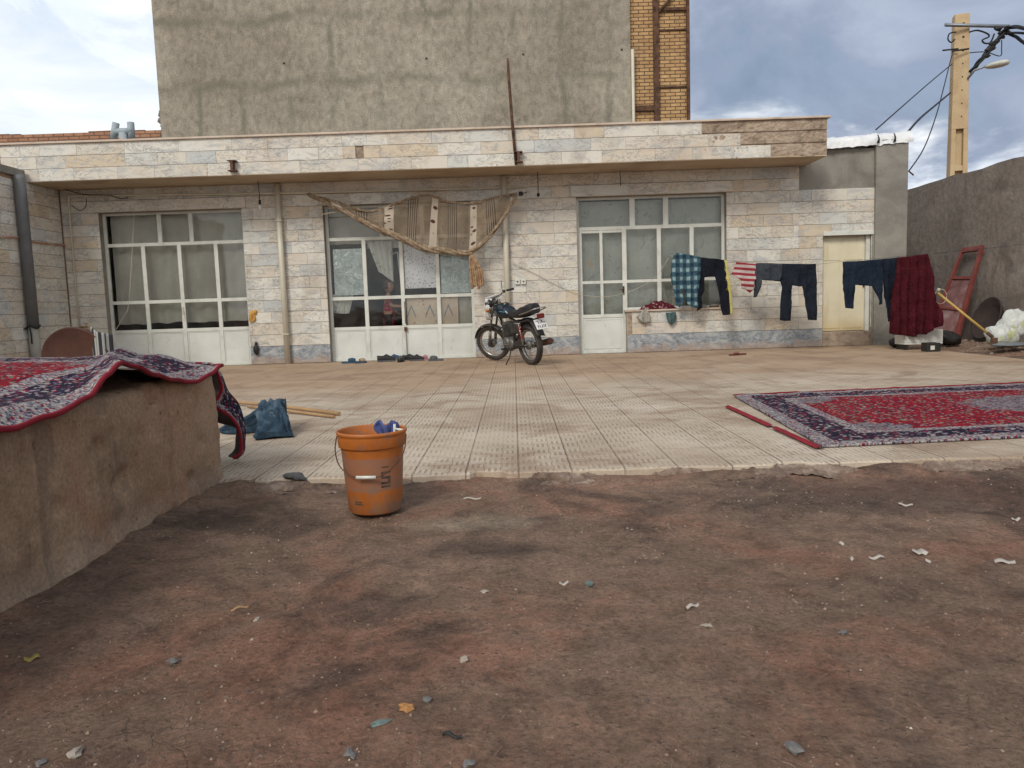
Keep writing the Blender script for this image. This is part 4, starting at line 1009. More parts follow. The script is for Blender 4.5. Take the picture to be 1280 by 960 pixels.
# ------------------------------------------------------------------ low block wall with the draped carpet
prof = [(1.0, .60), (1.6, .60), (2.1, .575), (2.35, .552), (2.53, .562), (2.77, .595), (2.92, .655), (3.02, .69), (3.12, .672), (3.3, .625), (3.48, .585), (3.71, .562), (3.9, .582), (4.06, .612), (4.3, .60)]
def rz_(X, Yv):
    q = Yv+1.6*(X+1.56); z = interp(q, prof)+.012*fbm(X*2.5, Yv*2.5, 4., 3)
    k = min(1, max(0, (-1.575-X)/.07)); z += max(0, .655+.012*fbm(X*3, Yv*3, 2., 3)-z)*min(1, max(0, (-1.60-X)/.35))*min(1, max(0, (Yv-2.2)/.9)); return z*(1-k)+max(z+.01, .598+.008*fbm(X*4, Yv*4, 8., 3))*k
mb = MB(); BX1 = -1.60
def blockrow(y):
    pts_ = [(-3.9, -.1), (-3.9, .50), (-3.86, .55)]
    for i in range(26): x = -3.8+(BX1-.04+3.8)*i/25; pts_.append((x, .575 if x > -1.78 else max(.575, rz_(x, y)-.075)))
    for i in range(40): z = .555-.655*i/39; pts_.append((BX1, z))
    out = []
    for (x, z) in pts_:
        n1 = .012*fbm(x*3, y*3, z*4, 5)+.006*noise.noise(Vector((y*13, z*13, x*3)))+.003*noise.noise(Vector((y*34, z*34, x*3)))
        if x > BX1-.03: n1 -= .030*max(0, noise.noise(Vector((y*6.5, z*6.5, 20)))-.34)*3; n1 -= .05*max(0, z-.50)/.06*max(0, noise.noise(Vector((y*7, 3, 1)))+.1); n1 += .05*max(0, .07-z)*(1+noise.noise(Vector((y*8, 0, 4))))*4
        out.append((x+n1, y+.002*noise.noise(Vector((x*9, 0, z*9))), z+(n1 if z > .5 else 0)))
    return out
ysb = [-.5+.1*i for i in range(25)]+[2.0+.022*i for i in range(95)]+[4.10]
rows = [blockrow(y) for y in ysb]
rows[-1] = [(x-.015, 4.10, z-.01) for (x, y, z) in rows[-1]]
mb.grid(rows); mb.add([(x, 4.105, z) for (x, y, z) in rows[-1]], [tuple(range(len(rows[-1])))])
low = thing1(mb, 'block_wall', M_block, 'low brown rendered block standing at the left under the draped carpet', 'wall')
cp = empty('draped_carpet', (-2.6, 3, .6), 0, 'red and navy patterned carpet draped in waves over the low block at the left', 'carpet')
OFF = Vector((-2.6, 3, .6))
mb = MB(); rows = []; uvs = []; YS = [1.1+.03*i for i in range(99)]+[4.06]; edge = []
for j in range(76):
    X = -1.555-2.3*(j/75)**1.1; row = []; ur = []
    for Yv in YS:
        z = rz_(X, Yv); xx = X+.015*noise.noise(Vector((Yv*3, X*3, 0)))
        yy = Yv+.30*max(0, (Yv-3.6)/.46)*min(1, (-1.555-X)/.8)
        row.append(Vector((xx, yy, z))-OFF); ur.append((4.06-Yv+.04, (-1.555-X)*1.0+.0))
    rows.append(row); uvs.append(ur)
    if j == 0: edge = [p_ for p_ in row]
mb.grid(rows, uv=uvs); pile = mb.build('pile', [M_rug2, M_rugback], cp); 
md = pile.modifiers.new('solid', 'SOLIDIFY'); md.thickness = .012; md.offset = -1; md.material_offset = 1; md.use_rim = True
# corner flap hanging behind the block's end
E1 = [(265, 455, 4.06), (272, 468, 4.14), (277, 485, 4.2), (273, 496, 4.2), (267, 505, 4.18), (276, 513, 4.22), (288, 521, 4.26), (297, 533, 4.3), (301, 550, 4.32), (301, 565, 4.32), (291, 573, 4.3)]
E2 = [(264, 454, 4.3), (276, 467, 4.42), (284, 487, 4.5), (292, 496, 4.52), (299, 503, 4.55), (303, 513, 4.55), (306, 528, 4.55), (307, 540, 4.55), (306, 552, 4.52), (305, 564, 4.48), (297, 573, 4.44)]
A = smooth_path([pt(*e) for e in E1], 4); B = smooth_path([pt(*e) for e in E2], 4)
mb = MB(); rows = []; uvs = []
for j in range(12):
    t_ = j/11; row = []; ur = []
    for i in range(len(A)):
        if t_ <= .5: p_ = A[i].lerp(B[i], t_*2)
        else:
            c = Vector((B[i].x-.55, 4.46+.05*math.sin(i), B[i].z+.02)); kk = min(1, max(0, (i/len(B)-.35)/.3)); c = c.lerp(Vector((B[i].x-.06, B[i].y+.02, B[i].z+.01)), kk); p_ = B[i].lerp(c, (t_-.5)*2)
        row.append(p_-OFF); ur.append((.02+.60*t_*1.2, .9-.9*i/len(A)*.9) if False else (.03+i*.014, .05+.45*t_))
    rows.append(row); uvs.append(ur)
mb.grid(rows, uv=uvs); fl = mb.build('hanging_corner', [M_rug2, M_rugback], cp)
md = fl.modifiers.new('solid', 'SOLIDIFY'); md.thickness = .012; md.offset = 0; md.material_offset = 1
mb = MB(); bp = [p_+Vector((.004, 0, -.004)) for p_ in edge]+[p_-OFF for p_ in A[1:]]
mb.tube(bp, .0095, 8, sy=1.1); mb.build('binding', M_binding, cp)

# rusty disc and block behind it, striped bag
dc = empty('round_lid', (-5.13, 8.95, 0), 0, 'large round rusty brown metal lid standing on edge behind the draped carpet', 'lid')
mm = Matrix.Translation((0, 0, .395)) @ Matrix.Rotation(R(8), 4, 'X') @ Matrix.Rotation(R(90), 4, 'X')
mb = MB(); mb.lathe([(0, .0), (.37, .0), (.385, .012), (.392, .012), (.395, -.03), (.38, -.03), (.37, -.012), (0, -.012)], 64, mm)
mb.build('disc', mottled('brown_primer_rust', [(.055, .026, .020), (.085, .038, .028), (.11, .05, .036)], 4., rough=.7, bump=.2), dc)
mb = MB(); mb.box(-5.45, -4.85, 9.08, 9.32, 0, .48); thing1(mb, 'cement_block', M_plaster, 'cement block propping the round rusty lid from behind', 'block', bevel=.01)
def stripes_fn(c0, c1, freq, axis=0, extra=None):
    def fn(b, tc, p):
        s = b.sep(tc.outputs['UV'])[axis]
        f = b.math('FRACT', b.math('MULTIPLY', s, freq)); k_ = b.rng(f, .45, .52)
        c = b.mix(b.math('MULTIPLY', k_, b.rng(f, 1.0, .95)), c0, c1)
        return c, b.bump(b.noise(tc.outputs['Object'], 30., 4), .4, .01)
    return fn
M_bw = material('black_white_striped_cloth', stripes_fn((.34, .34, .32), (.03, .03, .035), 6), .9)
mb = MB(); rows = []; uvs = []
for j in range(12):
    t_ = j/11; row = []; ur = []
    for i in range(24):
        s = i/23; w = math.pi*(s*1.0); r = .15*(1-.25*t_)
        row.append((-4.83+.12*(s-.5)*2+.012*math.sin(s*20), 9.0-.1*math.sin(w), .42+.36*t_-.10*s)); ur.append((s, t_))
    rows.append(row); uvs.append(ur)
mb.grid(rows, uv=uvs); thing1(mb, 'striped_bag', M_bw, 'black and white striped cloth bag beside the round rusty lid', 'bag', solid=.01)

# ------------------------------------------------------------------ carpet on the terrace
cr = empty('carpet', (3.4, 5.6, 0), 0, 'large red and navy patterned carpet spread flat on the terrace at the right', 'carpet')
c0 = Vector((1.745, 4.35, 0)); c1 = Vector((1.93, 6.80, 0)); ax = Vector((3.5, .30, 0)).normalized(); ay = (c1-c0).normalized()
mb = MB(); rows = []; uvs = []; NXr, NYr = 150, 110; CO = Vector((3.4, 5.6, 0))
for j in range(NYr+1):
    v = 2.42*j/NYr; row = []; ur = []
    for i in range(NXr+1):
        u = 4.3*i/NXr; p_ = c0+ax*u+ay*v
        p_ += ay*(.015*noise.noise(Vector((u*2.5, j > NYr*.9, 1))))*(1 if j in (0, NYr) else .5)
        z = .016+.006*max(0, fbm(u*2, v*2, 1., 3))+(.022*max(0, noise.noise(Vector((u*4, v*1, 5)))) if v > 2.3 else 0)+(.012*max(0, noise.noise(Vector((u*3, v*5, 15)))) if u < .1 else 0)
        row.append(Vector((p_.x, p_.y, z))-CO); ur.append((u, v*2.5/2.42))
    rows.append(row); uvs.append(ur)
mb.grid(rows, uv=uvs); pl = mb.build('pile', [M_rug, M_rugback], cr); md = pl.modifiers.new('solid', 'SOLIDIFY'); md.thickness = .013; md.offset = -1; md.material_offset = 1
mb = MB()
p_a = ptz(910, 508, .012); p_b = ptz(1026, 560, .012)
def strip(a, b_, w=.035, n=14):
    rows = []
    for s_ in (-1, 0, 1):
        rows.append([(a.lerp(b_, i/n)+Vector((w*s_*.8, 0, .012*(1-abs(s_))+.004*noise.noise(Vector((i*1.3, s_, 0)))))-CO) for i in range(n+1)])
    return rows
mb.grid(strip(p_a, p_a.lerp(p_b, .56))); mb.grid(strip(p_a.lerp(p_b, .60), p_b)); mb.build('loose_edging', M_binding, cr)
mb = MB()
for j, vv in ((0, 0), (1, 1)):
    pass
path = [Vector(rows_) for rows_ in [c1+ax*4.3*i/60+Vector((0, .01*noise.noise(Vector((i*.7, 0, 0))), .016+.018*max(0, noise.noise(Vector((i*.6, 3, 0)))))) for i in range(61)]]
mb.tube([p_-CO for p_ in path], .007, 6); mb.build('binding', M_binding, cr)
# ------------------------------------------------------------------ bucket
M_bucket = None
def bucket_fn(b, tc, p):
    o = tc.outputs['Object']; x, y, z = b.sep(o)[:3]
    c = b.ramp(b.noise(o, 6., 5), [(.3, (.32, .088, .014)), (.7, (.44, .135, .022))])
    # dusty worn label zone between the rings
    ang = b.math('ARCTAN2', y, x)
    lab = b.math('MULTIPLY', b.rng(z, .10, .115), b.rng(z, .262, .25))
    dn = b.noise(b.vmath('MULTIPLY', o, (1., 1., .7)), 9., 6, .65, .6)
    c = b.mix(b.math('MULTIPLY', lab, b.rng(dn, .30, .60, .5, .92)), c, (.25, .125, .078))
    c = b.mix(b.math('MULTIPLY', b.rng(b.noise(o, 14., 6, .7), .50, .64), .75), c, (.20, .125, .09))
    c = b.mix(b.math('MULTIPLY', b.rng(z, .10, .0), b.rng(b.noise(o, 11., 5), .42, .6, .1, .75)), c, (.24, .16, .11))
    return c, b.bump(b.noise(o, 50., 4), .25, .004)
M_bucket = material('orange_dirty_plastic', bucket_fn, .5, .4)
bl = Vector((-.66, 3.44, -.035)); bk = empty('bucket', bl, R(0), 'dirty orange plastic bucket standing on the dirt at the terrace edge', 'bucket')
mb = MB()
mb.lathe([(.0, .0), (.112, .0), (.118, .006), (.1285, .12), (.1375, .25), (.1405, .292), (.142, .296), (.149, .298), (.151, .302), (.1535, .345), (.1535, .352), (.158, .356), (.158, .368), (.152, .370), (.148, .364), (.143, .30), (.134, .25), (.124, .12), (.112, .010), (0, .010)], 56)
mb.build('body', M_bucket, bk)
mb = MB(); pth = smooth_path([(-.155, -.02, .345), (-.158, -.05, .28), (-.12, -.12, .22), (-.045, -.155, .182), (.045, -.155, .182), (.10, -.135, .21), (.150, -.07, .27), (.158, -.02, .345)], 6)
mb.tube(pth, .0028, 6); hn = mb.build('handle', M_rust, bk)
mb = MB(); mb.tube([(-.048, -.1555, .183), (-.0, -.158, .182), (.038, -.1555, .181)], .0075, 10); mb.build('grip', M_frame, hn)
M_print = mottled('worn_black_print', [(.035, .03, .028), (.14, .085, .055)], 30., bump=0)
def onside(a_, z):   # on the curved side
    r_ = .1285+.069*(z-.12)+.0012; return (r_*math.sin(a_), -r_*math.cos(a_), z)
for z0, z1, a0, a1 in ((.19, .197, .42, .75), (.175, .19, .42, .50), (.165, .175, .42, .75), (.15, .165, .66, .75), (.14, .15, .42, .75), (.125, .133, .42, .75), (.215, .22, .45, .7), (.05, .055, -.6, -.25), (.06, .065, -.6, -.3)):
    n = 6; rows = [[onside(a0+(a1-a0)*i/n, z) for i in range(n+1)] for z in (z0, z1)]; m1_ = MB(); m1_.grid(rows); m1_.build('printed_mark', M_print, bk)
mb = MB(); rows = []
for j in range(12):
    rows.append([(-.0+.075*(i/11-.5)*(1+.5*math.sin(j*.8)), .02*math.sin(i*1.3+j*.5), .22+.17*j/11+.012*math.sin(i*.9)) for i in range(12)])
mb.grid(rows); thing1(mb, 'blue_rag', mottled('blue_cloth', [(.04, .05, .16), (.10, .13, .30)], 14.), 'blue rag poking out of the orange bucket', 'rag', solid=.006, loc=bl+Vector((.06, .05, 0)))
mb = MB(); mb.tube([(.0, .0, .10), (.012, .0, .30), (.015, .0, .385)], .006, 8); mb.tube([(.015, 0, .362), (.06, -.03, .36)], .006, 8)
thing1(mb, 'white_stick', M_frame, 'bent white plastic stick inside the orange bucket', 'stick', loc=bl+Vector((.085, .03, 0)))

# ------------------------------------------------------------------ jeans, sticks, stone
def denim_fn(b, tc, p):
    o = tc.outputs['Object']
    c = b.ramp(b.noise(o, 7., 6, .65, .8), [(.3, (.012, .021, .034)), (.5, (.032, .056, .082)), (.7, (.09, .13, .16))])
    c = b.mix(b.rng(b.noise(o, 16., 5), .62, .72, 0., .4), c, (.25, .26, .25))
    return c, b.bump(b.noise(o, 45., 5, .7), .5, .01)
M_denim = material('worn_blue_denim', denim_fn, .9, .1)
M_stick = mottled('bare_wood_stick', [(.30, .18, .09), (.42, .27, .14)], 8., bump=.3)
mb = MB(); a = ptz(262, 500, .03); b_ = ptz(424, 517, .02); mb.tube([a, a.lerp(b_, .5)+Vector((0, .02, .01)), b_], .017, 8)
thing1(mb, 'wooden_stick', M_stick, 'long wooden stick lying on the terrace with jeans over it', 'stick', 'wooden sticks under the jeans')
mb = MB(); a = ptz(310, 508, .02); b_ = ptz(418, 521, .015); mb.tube([a, a.lerp(b_, .5)+Vector((0, -.01, .005)), b_], .013, 8)
thing1(mb, 'wooden_stick', M_stick, 'shorter thinner stick lying right beside the longer one under the jeans', 'stick', 'wooden sticks under the jeans')
def leg_drape(mb, path, widths, heights, seed=0):
    P_ = smooth_path(path, 10); n = len(P_); rows = []
    for i, p_ in enumerate(P_):
        s = i/(n-1); w = interp(s, widths); h = interp(s, heights)
        tdir = (P_[min(i+1, n-1)]-P_[max(i-1, 0)]); tdir.z = 0; tdir.normalize(); sd = Vector((-tdir.y, tdir.x, 0)); row = []
        for j in range(45):
            a_ = math.pi*(-.12+1.24*j/44); k_ = 1.05+.16*noise.noise(Vector((a_*1.7+seed, s*5, 2)))-.40*abs(noise.noise(Vector((a_*3.2+seed, s*2.5+a_*.6, 6))))-.10*abs(noise.noise(Vector((a_*5+seed, s*17, 6))))
            cc, ss = math.cos(a_), math.sin(a_)
            q = p_+sd*math.copysign(abs(cc)**.6, cc)*w*k_; q.z = max(.006, p_.z+math.copysign(abs(ss)**.6, ss)*h*k_+.01); row.append(q)
        rows.append(row)
    mb.grid(rows); e0 = [Vector(v) for v in rows[0]]; 
    for row in (rows[0], rows[-1]):
        c = sum((Vector(v) for v in row), Vector())/len(row); c.z *= .6
        mb.add(row+[c], [(i, i+1, len(row)) for i in range(len(row)-1)], smooth=True)
mb = MB()
leg_drape(mb, [(-2.20, 5.66, .0), (-2.06, 5.62, .0), (-1.93, 5.68, .02), (-1.83, 5.76, .06), (-1.75, 5.78, .09)], [(0, .04), (.25, .09), (.6, .08), (1, .06)], [(0, .03), (.3, .10), (.7, .15), (1, .13)], 1)
leg_drape(mb, [(-1.90, 5.86, .06), (-1.83, 5.68, .11), (-1.785, 5.52, .11), (-1.73, 5.38, .05), (-1.69, 5.27, .0)], [(0, .06), (.35, .085), (.75, .115), (1, .13)], [(0, .07), (.35, .12), (.65, .10), (1, .045)], 5)
thing1(mb, 'jeans', M_denim, 'crumpled worn blue jeans lying over a stick on the terrace', 'trousers')
mb = MB(); a = ptz(370, 598, .0); mb.ball((0, 0, 0), .052, 12, sc=(1.05, .7, .42)); mb.v = [tuple(Vector(v)*(1+.6*noise.noise(Vector(v)*22)+.25*noise.cell(Vector(v)*30))+Vector((a.x, a.y, .012))) for v in mb.v]; mb.sm = [False]*len(mb.sm)
thing1(mb, 'stone', mottled('dark_grey_stone', [(.06, .06, .065), (.12, .115, .115)], 9.), 'dark grey flat stone on the terrace edge between block and bucket', 'stone')
mb = MB(); a = ptz(922, 444, .0); mb.box(-.15, .15, -.03, .03, .0, .025, m=Matrix.Translation(a) @ Matrix.Rotation(R(25), 4, 'Z')); mb.box(-.06, .02, -.06, .04, .025, .04, m=Matrix.Translation(a) @ Matrix.Rotation(R(-10), 4, 'Z'))
thing1(mb, 'broken_brush', mottled('red_brown_plastic', [(.12, .03, .02), (.2, .06, .04)], 9.), 'small red brown broken brush lying on the terrace under the washing', 'brush', bevel=.006)

# stones and scraps on the dirt
M_stoneW = mottled('pale_stone', [(.26, .21, .17), (.42, .37, .31)], 12., bump=.5)
M_stoneG = mottled('grey_stone', [(.10, .095, .09), (.20, .19, .18)], 12., bump=.5)
M_stoneO = mottled('ochre_stone', [(.32, .15, .05), (.45, .24, .09)], 12., bump=.5)
M_stoneT = mottled('grey_green_stone', [(.10, .14, .13), (.17, .22, .20)], 12., bump=.5)
M_paper = mottled('dirty_white_plastic', [(.34, .29, .25), (.50, .46, .41)], 12., bump=.2)
def stone(px, py, r, mat, label, sc=(1, .75, .45), seed=0, grp='stones on the dirt'):
    a = ptz(px, py, -.04); a.z = ground_z(a.x, a.y)+r*sc[2]*.45
    mb = MB(); mb.ball((0, 0, 0), r, 10, sc=sc, rot=Matrix.Rotation(seed*1.7, 3, 'Z'), jit=.0)
    mb.v = [tuple(Vector(v)*.8*(1+.75*noise.noise(Vector(v)/r*1.3+Vector((seed*3.3, 0, 0)))+.3*noise.cell(Vector(v)/r*1.6+Vector((seed*3.3, 0, 0))))) for v in mb.v]; mb.sm = [False]*len(mb.sm)
    thing1(mb, 'stone', mat, label, 'stone', grp, loc=a)
stone(94, 941, .021, M_stoneW, 'pale flat stone at the bottom left corner', (1.2, .7, .4), 1)
stone(511, 886, .020, M_stoneO, 'ochre stone in the dirt near the bottom centre', (1.1, .8, .55), 2)
stone(534, 873, .016, M_stoneG, 'grey stone just behind the ochre one', (1.1, .8, .5), 3)
stone(475, 903, .019, M_stoneT, 'flat grey green stone left of the ochre one', (1.5, .6, .2), 4)
stone(436, 940, .018, M_stoneG, 'bluish grey stone at the bottom edge left of centre', (1.1, .9, .5), 5)
stone(580, 827, .015, M_stoneW, 'small pale stone right of the ochre one', (1, .9, .6), 6)
stone(605, 738, .014, M_stoneW, 'small pale stone below the burnt patch', (1.2, .8, .4), 7)
stone(737, 731, .022, M_stoneT, 'green grey stone right of centre', (1, .8, .4), 8)
stone(218, 828, .018, M_stoneG, 'dark stone left of centre in the dirt', (.9, .9, .6), 9)
stone(51, 953, .012, M_stoneG, 'small black stone beside the pale flat one', (1, 1, .6), 10)
stone(884, 786, .014, M_stoneW, 'small pale stone right of the long chip', (1.4, .7, .4), 11)
stone(321, 773, .014, M_stoneW, 'little pale stone in the dirt below the bucket', (1.3, .7, .3), 12)
stone(1053, 795, .015, M_stoneG, 'small dark clod in the right part of the dirt', (1, .8, .6), 13)
stone(991, 935, .020, M_stoneG, 'dark clod near the bottom right', (1.4, .8, .5), 14)
stone(585, 950, .016, M_stoneG, 'grey pebble at the bottom centre edge', (1, .9, .6), 15)
def scrap(px, py, L, w, rz, mat, label, name='scrap', cat='litter'):
    L *= .62; w *= .62; a = ptz(px, py, -.04); a.z = ground_z(a.x, a.y)+.006; mb = MB(); n = 8; rows = []
    for j in (-1, 0, 1):
        rows.append([(L*(i/n-.5), w*j*.5*(1-.6*abs(i/n-.45))*(1+.3*noise.noise(Vector((i*.9, j, px)))), .004*math.sin(i*.9+px)+.003*j) for i in range(n+1)])
    mb.grid(rows); o = thing1(mb, name, mat, label, cat, 'scraps of litter on the dirt', solid=.0015, loc=a); o.rotation_euler = (0, 0, R(rz))
scrap(1150, 694, .07, .07, 20, M_paper, 'crumpled white plastic scrap on the dirt at the right')
scrap(1096, 701, .09, .016, 8, M_paper, 'thin white splinter left of the crumpled scrap')
scrap(866, 761, .075, .016, 28, M_paper, 'thin pale chip lying in the middle of the dirt')
scrap(1132, 631, .09, .012, -30, M_paper, 'thin white stick near the dark damp dirt')
scrap(1256, 704, .10, .03, -15, M_paper, 'pale scrap near the right edge of the dirt')
scrap(1052, 681, .03, .03, 40, M_paper, 'tiny white chip left of the thin splinter')
scrap(590, 623, .14, .010, -4, M_paper, 'thin pale stalk beside the bucket')
scrap(705, 731, .05, .012, 10, M_paper, 'small pale flake beside the green grey stone')
scrap(1270, 648, .06, .02, 10, M_paper, 'small white scrap at the far right of the damp dirt')
scrap(1065, 703, .02, .02, 10, M_paper, 'tiny pale flake just left of the splinter')
scrap(40, 822, .06, .03, 35, mottled('dry_leaf', [(.2, .15, .04), (.32, .26, .08)], 20.), 'dry yellow leaf at the left of the dirt', 'dry_leaf', 'leaf')
scrap(1160, 705, .02, .03, 70, M_paper, 'pale flake right of the crumpled scrap')
scrap(300, 760, .09, .006, 35, M_stick, 'thin dry twig on the dirt near the block', 'twig', 'twig')
scrap(565, 921, .07, .010, -20, M_black, 'short dark twig near the bottom centre', 'twig', 'twig')
# gravel
mb = MB(); rr = random.Random(11); gcol = []
for i in range(9500):
    y = 1.05+3.0*rr.random()**1.15; x = rr.uniform(-.78*y-.1, .78*y+.3)
    if x < -1.58: continue
    if noise.noise(Vector((x*1.4, y*1.4, 40))) < .05 and rr.random() < .75: continue
    r = rr.choice((.0012, .0014, .0016, .0018, .002, .0022, .0025, .0028, .0035, .005))*rr.uniform(.7, 1.25)*(.8+.12*y)
    z = ground_z(x, y)+r*.25; a_ = rr.random()*6.28; vs = []
    for k_ in range(5): w = a_+k_*1.256; vs.append((x+math.cos(w)*r*rr.uniform(.7, 1.3), y+math.sin(w)*r*rr.uniform(.7, 1.3), z-r*.3))
    for k_ in range(3): w = a_+k_*2.1; vs.append((x+math.cos(w)*r*.5, y+math.sin(w)*r*.5, z+r*rr.uniform(.2, .6)))
    mb.add(vs, [(0, 1, 5), (1, 2, 6), (1, 6, 5), (2, 3, 6), (3, 7, 6), (3, 4, 7), (4, 0, 5), (4, 5, 7), (5, 6, 7)])
    gcol += [rr.random()]*8
for i in range(160):
    y = 1.1+2.9*rr.random(); x = rr.uniform(-.75*y, .75*y); L = rr.uniform(.012, .04); a_ = rr.random()*3.14
    if x < -1.55: continue
    p0 = Vector((x, y, ground_z(x, y)+.003)); x2, y2 = x+math.cos(a_)*L, y+math.sin(a_)*L; p1 = Vector((x2, y2, ground_z(x2, y2)+.004)); n0 = len(mb.v)
    mb.tube([p0, p0.lerp(p1, .5)+Vector((rr.uniform(-.002, .002), .002, .002)), p1], .0008, 4, caps=False); gcol += [rr.choice((.05, .6, .95))]*(len(mb.v)-n0)
mb.attr = gcol
def gravel_fn(b, tc, p):
    a = b.new('ShaderNodeAttribute', attribute_name='rnd').outputs['Fac']
    return b.ramp(a, [(0., (.17, .12, .09)), (.34, (.23, .16, .12)), (.56, (.10, .08, .07)), (.72, (.26, .185, .14)), (.95, (.32, .25, .20)), (.992, (.5, .46, .41))], 'CONSTANT')
tag(mb.build('gravel', material('gravel_grit', gravel_fn, .9)), 'small loose grit and gravel scattered over the brown dirt', 'gravel', kind='stuff')

# rubble on the dirt by the right wall
mb = MB(); rr = random.Random(13)
for i in range(420):
    x = rr.uniform(6.5, 7.9); y = rr.uniform(9.4, 13.6)
    if rr.random() > .35+.65*(x-6.5)/1.4: continue
    r = rr.choice((.015, .02, .03, .045))*rr.uniform(.6, 1.2); mb.ball((x, y, ground_z(x, y)+r*.2), r, 6, sc=(1, rr.uniform(.6, 1), .6), jit=.6)
mb.sm = [False]*len(mb.sm)
tag(mb.build('rubble', mottled('rubble_bits', [(.14, .09, .07), (.24, .18, .14), (.36, .30, .25)], 5.)), 'small broken rubble strewn along the foot of the right boundary wall', 'rubble', kind='stuff')

# ------------------------------------------------------------------ things by the right wall
M_pinkm = mottled('pinkish_primer_metal', [(.13, .055, .05), (.22, .11, .105), (.34, .24, .24)], 4., rough=.6, bump=.3)
M_redm = mottled('red_primer_frame', [(.15, .035, .03), (.24, .065, .05)], 6., rough=.6)
dl = empty('old_door', (0, 0, 0), 0, 'old pinkish metal door leaf leaning against the right boundary wall', 'door')
DO = pt(1196, 424, 12.6); DO.z = .05
A0 = pt(1152, 421, 12.8); A1 = pt(1184, 424, 12.2); T1 = pt(1232, 306, 12.35); T0 = pt(1199, 311, 13.1)
A0 = Vector((7.05, 13.05, .06)); A1 = pt(1193, 424, 12.3)
T1.x = min(T1.x, 7.93); 
T1 = ptx(1230, 307, 7.93); T0 = ptx(1203, 311, 7.93)
A1 = pt(1198, 425, T1.y-.15); A0 = pt(1160, 418, T0.y-.15)
ew = (A1-A0); eh = (T0-A0); nrm = ew.cross(eh).normalized()
if nrm.y > 0: nrm = -nrm
def dq(u, v, d=0.): return A0.lerp(A1, u).lerp(T0.lerp(T1, u), v)+nrm*d
def plate(mb, u0, u1, v0, v1, d0, d1):
    vs = [dq(u, v, d) for d in (d0, d1) for (u, v) in ((u0, v0), (u1, v0), (u1, v1), (u0, v1))]
    mb.add(vs, [(0, 3, 2, 1), (4, 5, 6, 7), (0, 1, 5, 4), (1, 2, 6, 5), (2, 3, 7, 6), (3, 0, 4, 7)])
mb = MB()
plate(mb, 0, .11, 0, 1, -.02, .03); plate(mb, .86, 1, 0, 1, -.02, .03); plate(mb, .11, .86, .95, 1, -.018, .028); plate(mb, .11, .86, .02, .07, -.018, .028); plate(mb, .11, .86, .64, .67, -.018, .028); plate(mb, .11, .86, .30, .325, -.018, .028)
mb.build('door_frame', M_redm, dl)
for v0, v1 in ((.07, .30), (.325, .64)):
    mb = MB(); plate(mb, .11, .86, v0, v1, -.008, .004); mb.build('door_panel', M_pinkm, dl)
mb = MB(); mb.tube([pt(1218, 296, T0.y+.2), pt(1219, 306, T0.y), pt(1226, 308, T0.y)], .012, 6); thing1(mb, 'wire_hook', M_rust, 'bent wire over the top of the leaning door', 'wire')
# broom / rake handle
br = empty('shovel', ptz(1236, 415, .08), 0, 'long yellow wooden handled tool leaning down to the right beside the skirt', 'tool')
b0 = Vector(br.location)
h0 = pt(1172, 366, 11.6)-b0; h1 = pt(1234, 416, 11.2)-b0
mb = MB(); mb.tube([h0, h0.lerp(h1, .5), h1], .019, 8); mb.build('handle', mottled('yellow_handle', [(.42, .26, .06), (.52, .36, .12)], 5., rough=.5), br)
mb = MB(); mb.tube([h1, h1+(h1-h0).normalized()*.10], .024, 8); c = h1+(h1-h0).normalized()*.12; mb.box(-.05, .05, -.008, .008, -.07, .01, m=Matrix.Translation(c)); mb.build('tool_head', M_rust, br)
rg_ = MB(); c = pt(1176, 364, 11.7); rg_.tube([c+Vector((.09*math.cos(w), 0, .11*math.sin(w)-.08)) for w in [i*math.pi/10 for i in range(21)]], .005, 6); rg_.ball(c+Vector((-.04, -.01, .02)), .03, 8)
thing1(rg_, 'wire_ring', M_wire, 'pale wire ring hanging at the top of the yellow handle', 'wire')
# dark basin leaning on the wall, black bag
mb = MB(); c = pt(1224, 396, 12.6); c.x = 7.86
mm = Matrix.Translation((7.78, 12.75, .42)) @ Matrix.Rotation(R(-72), 4, 'Y'); mb.lathe([(0, -.10), (.24, -.09), (.34, .0), (.36, .0), (.36, -.015), (.26, -.12), (0, -.13)], 40, mm)
thing1(mb, 'basin', mottled('dark_brown_basin', [(.035, .025, .022), (.065, .045, .04)], 5.), 'large dark round basin leaning against the right boundary wall', 'basin')
mb = MB(); c = pt(1185, 412, 12.4); mb.ball((0, 0, 0), .2, 30, sc=(1.25, .8, .62)); mb.v = [(Vector(v)*(1+.35*noise.noise(Vector(v)*6)-.35*abs(noise.noise(Vector(v)*14))))+Vector((c.x, c.y, .13)) for v in mb.v]
thing1(mb, 'black_bag', M_black, 'black bag slumped under the leaning door', 'bag')
def sackfn(b, tc, p):
    o = tc.outputs['Object']
    c = b.ramp(b.noise(o, 5., 5), [(.3, (.48, .50, .46)), (.7, (.70, .71, .67))])
    c = b.mix(b.rng(b.noise(o, 3., 3), .58, .64, 0., .7), c, (.42, .44, .12))
    return c, b.bump(b.noise(o, 8., 5, .6, 1.5), .9, .05)
M_sack = material('white_woven_sack', sackfn, .6)
def sack(c, r, sc, seed, label):
    mb = MB(); mb.ball((0, 0, 0), r, 28, sc=sc)
    mb.v = [tuple(Vector(v)*(1+.30*noise.noise(Vector(v)/r*1.2+Vector((seed, 0, 0)))+.12*noise.noise(Vector(v)/r*4+Vector((seed, 5, 0))))) for v in mb.v]
    mb.v = [(x, y, max(z, -r*sc[2]*.75)) for x, y, z in mb.v]
    thing1(mb, 'sack', M_sack, label, 'sack', 'white sacks by the right wall', loc=c)
c = pt(1252, 410, 11.3); sack((c.x, 11.3, .20), .20, (1.1, .8, .85), 3, 'white sack lying lowest and leftmost by the right wall')
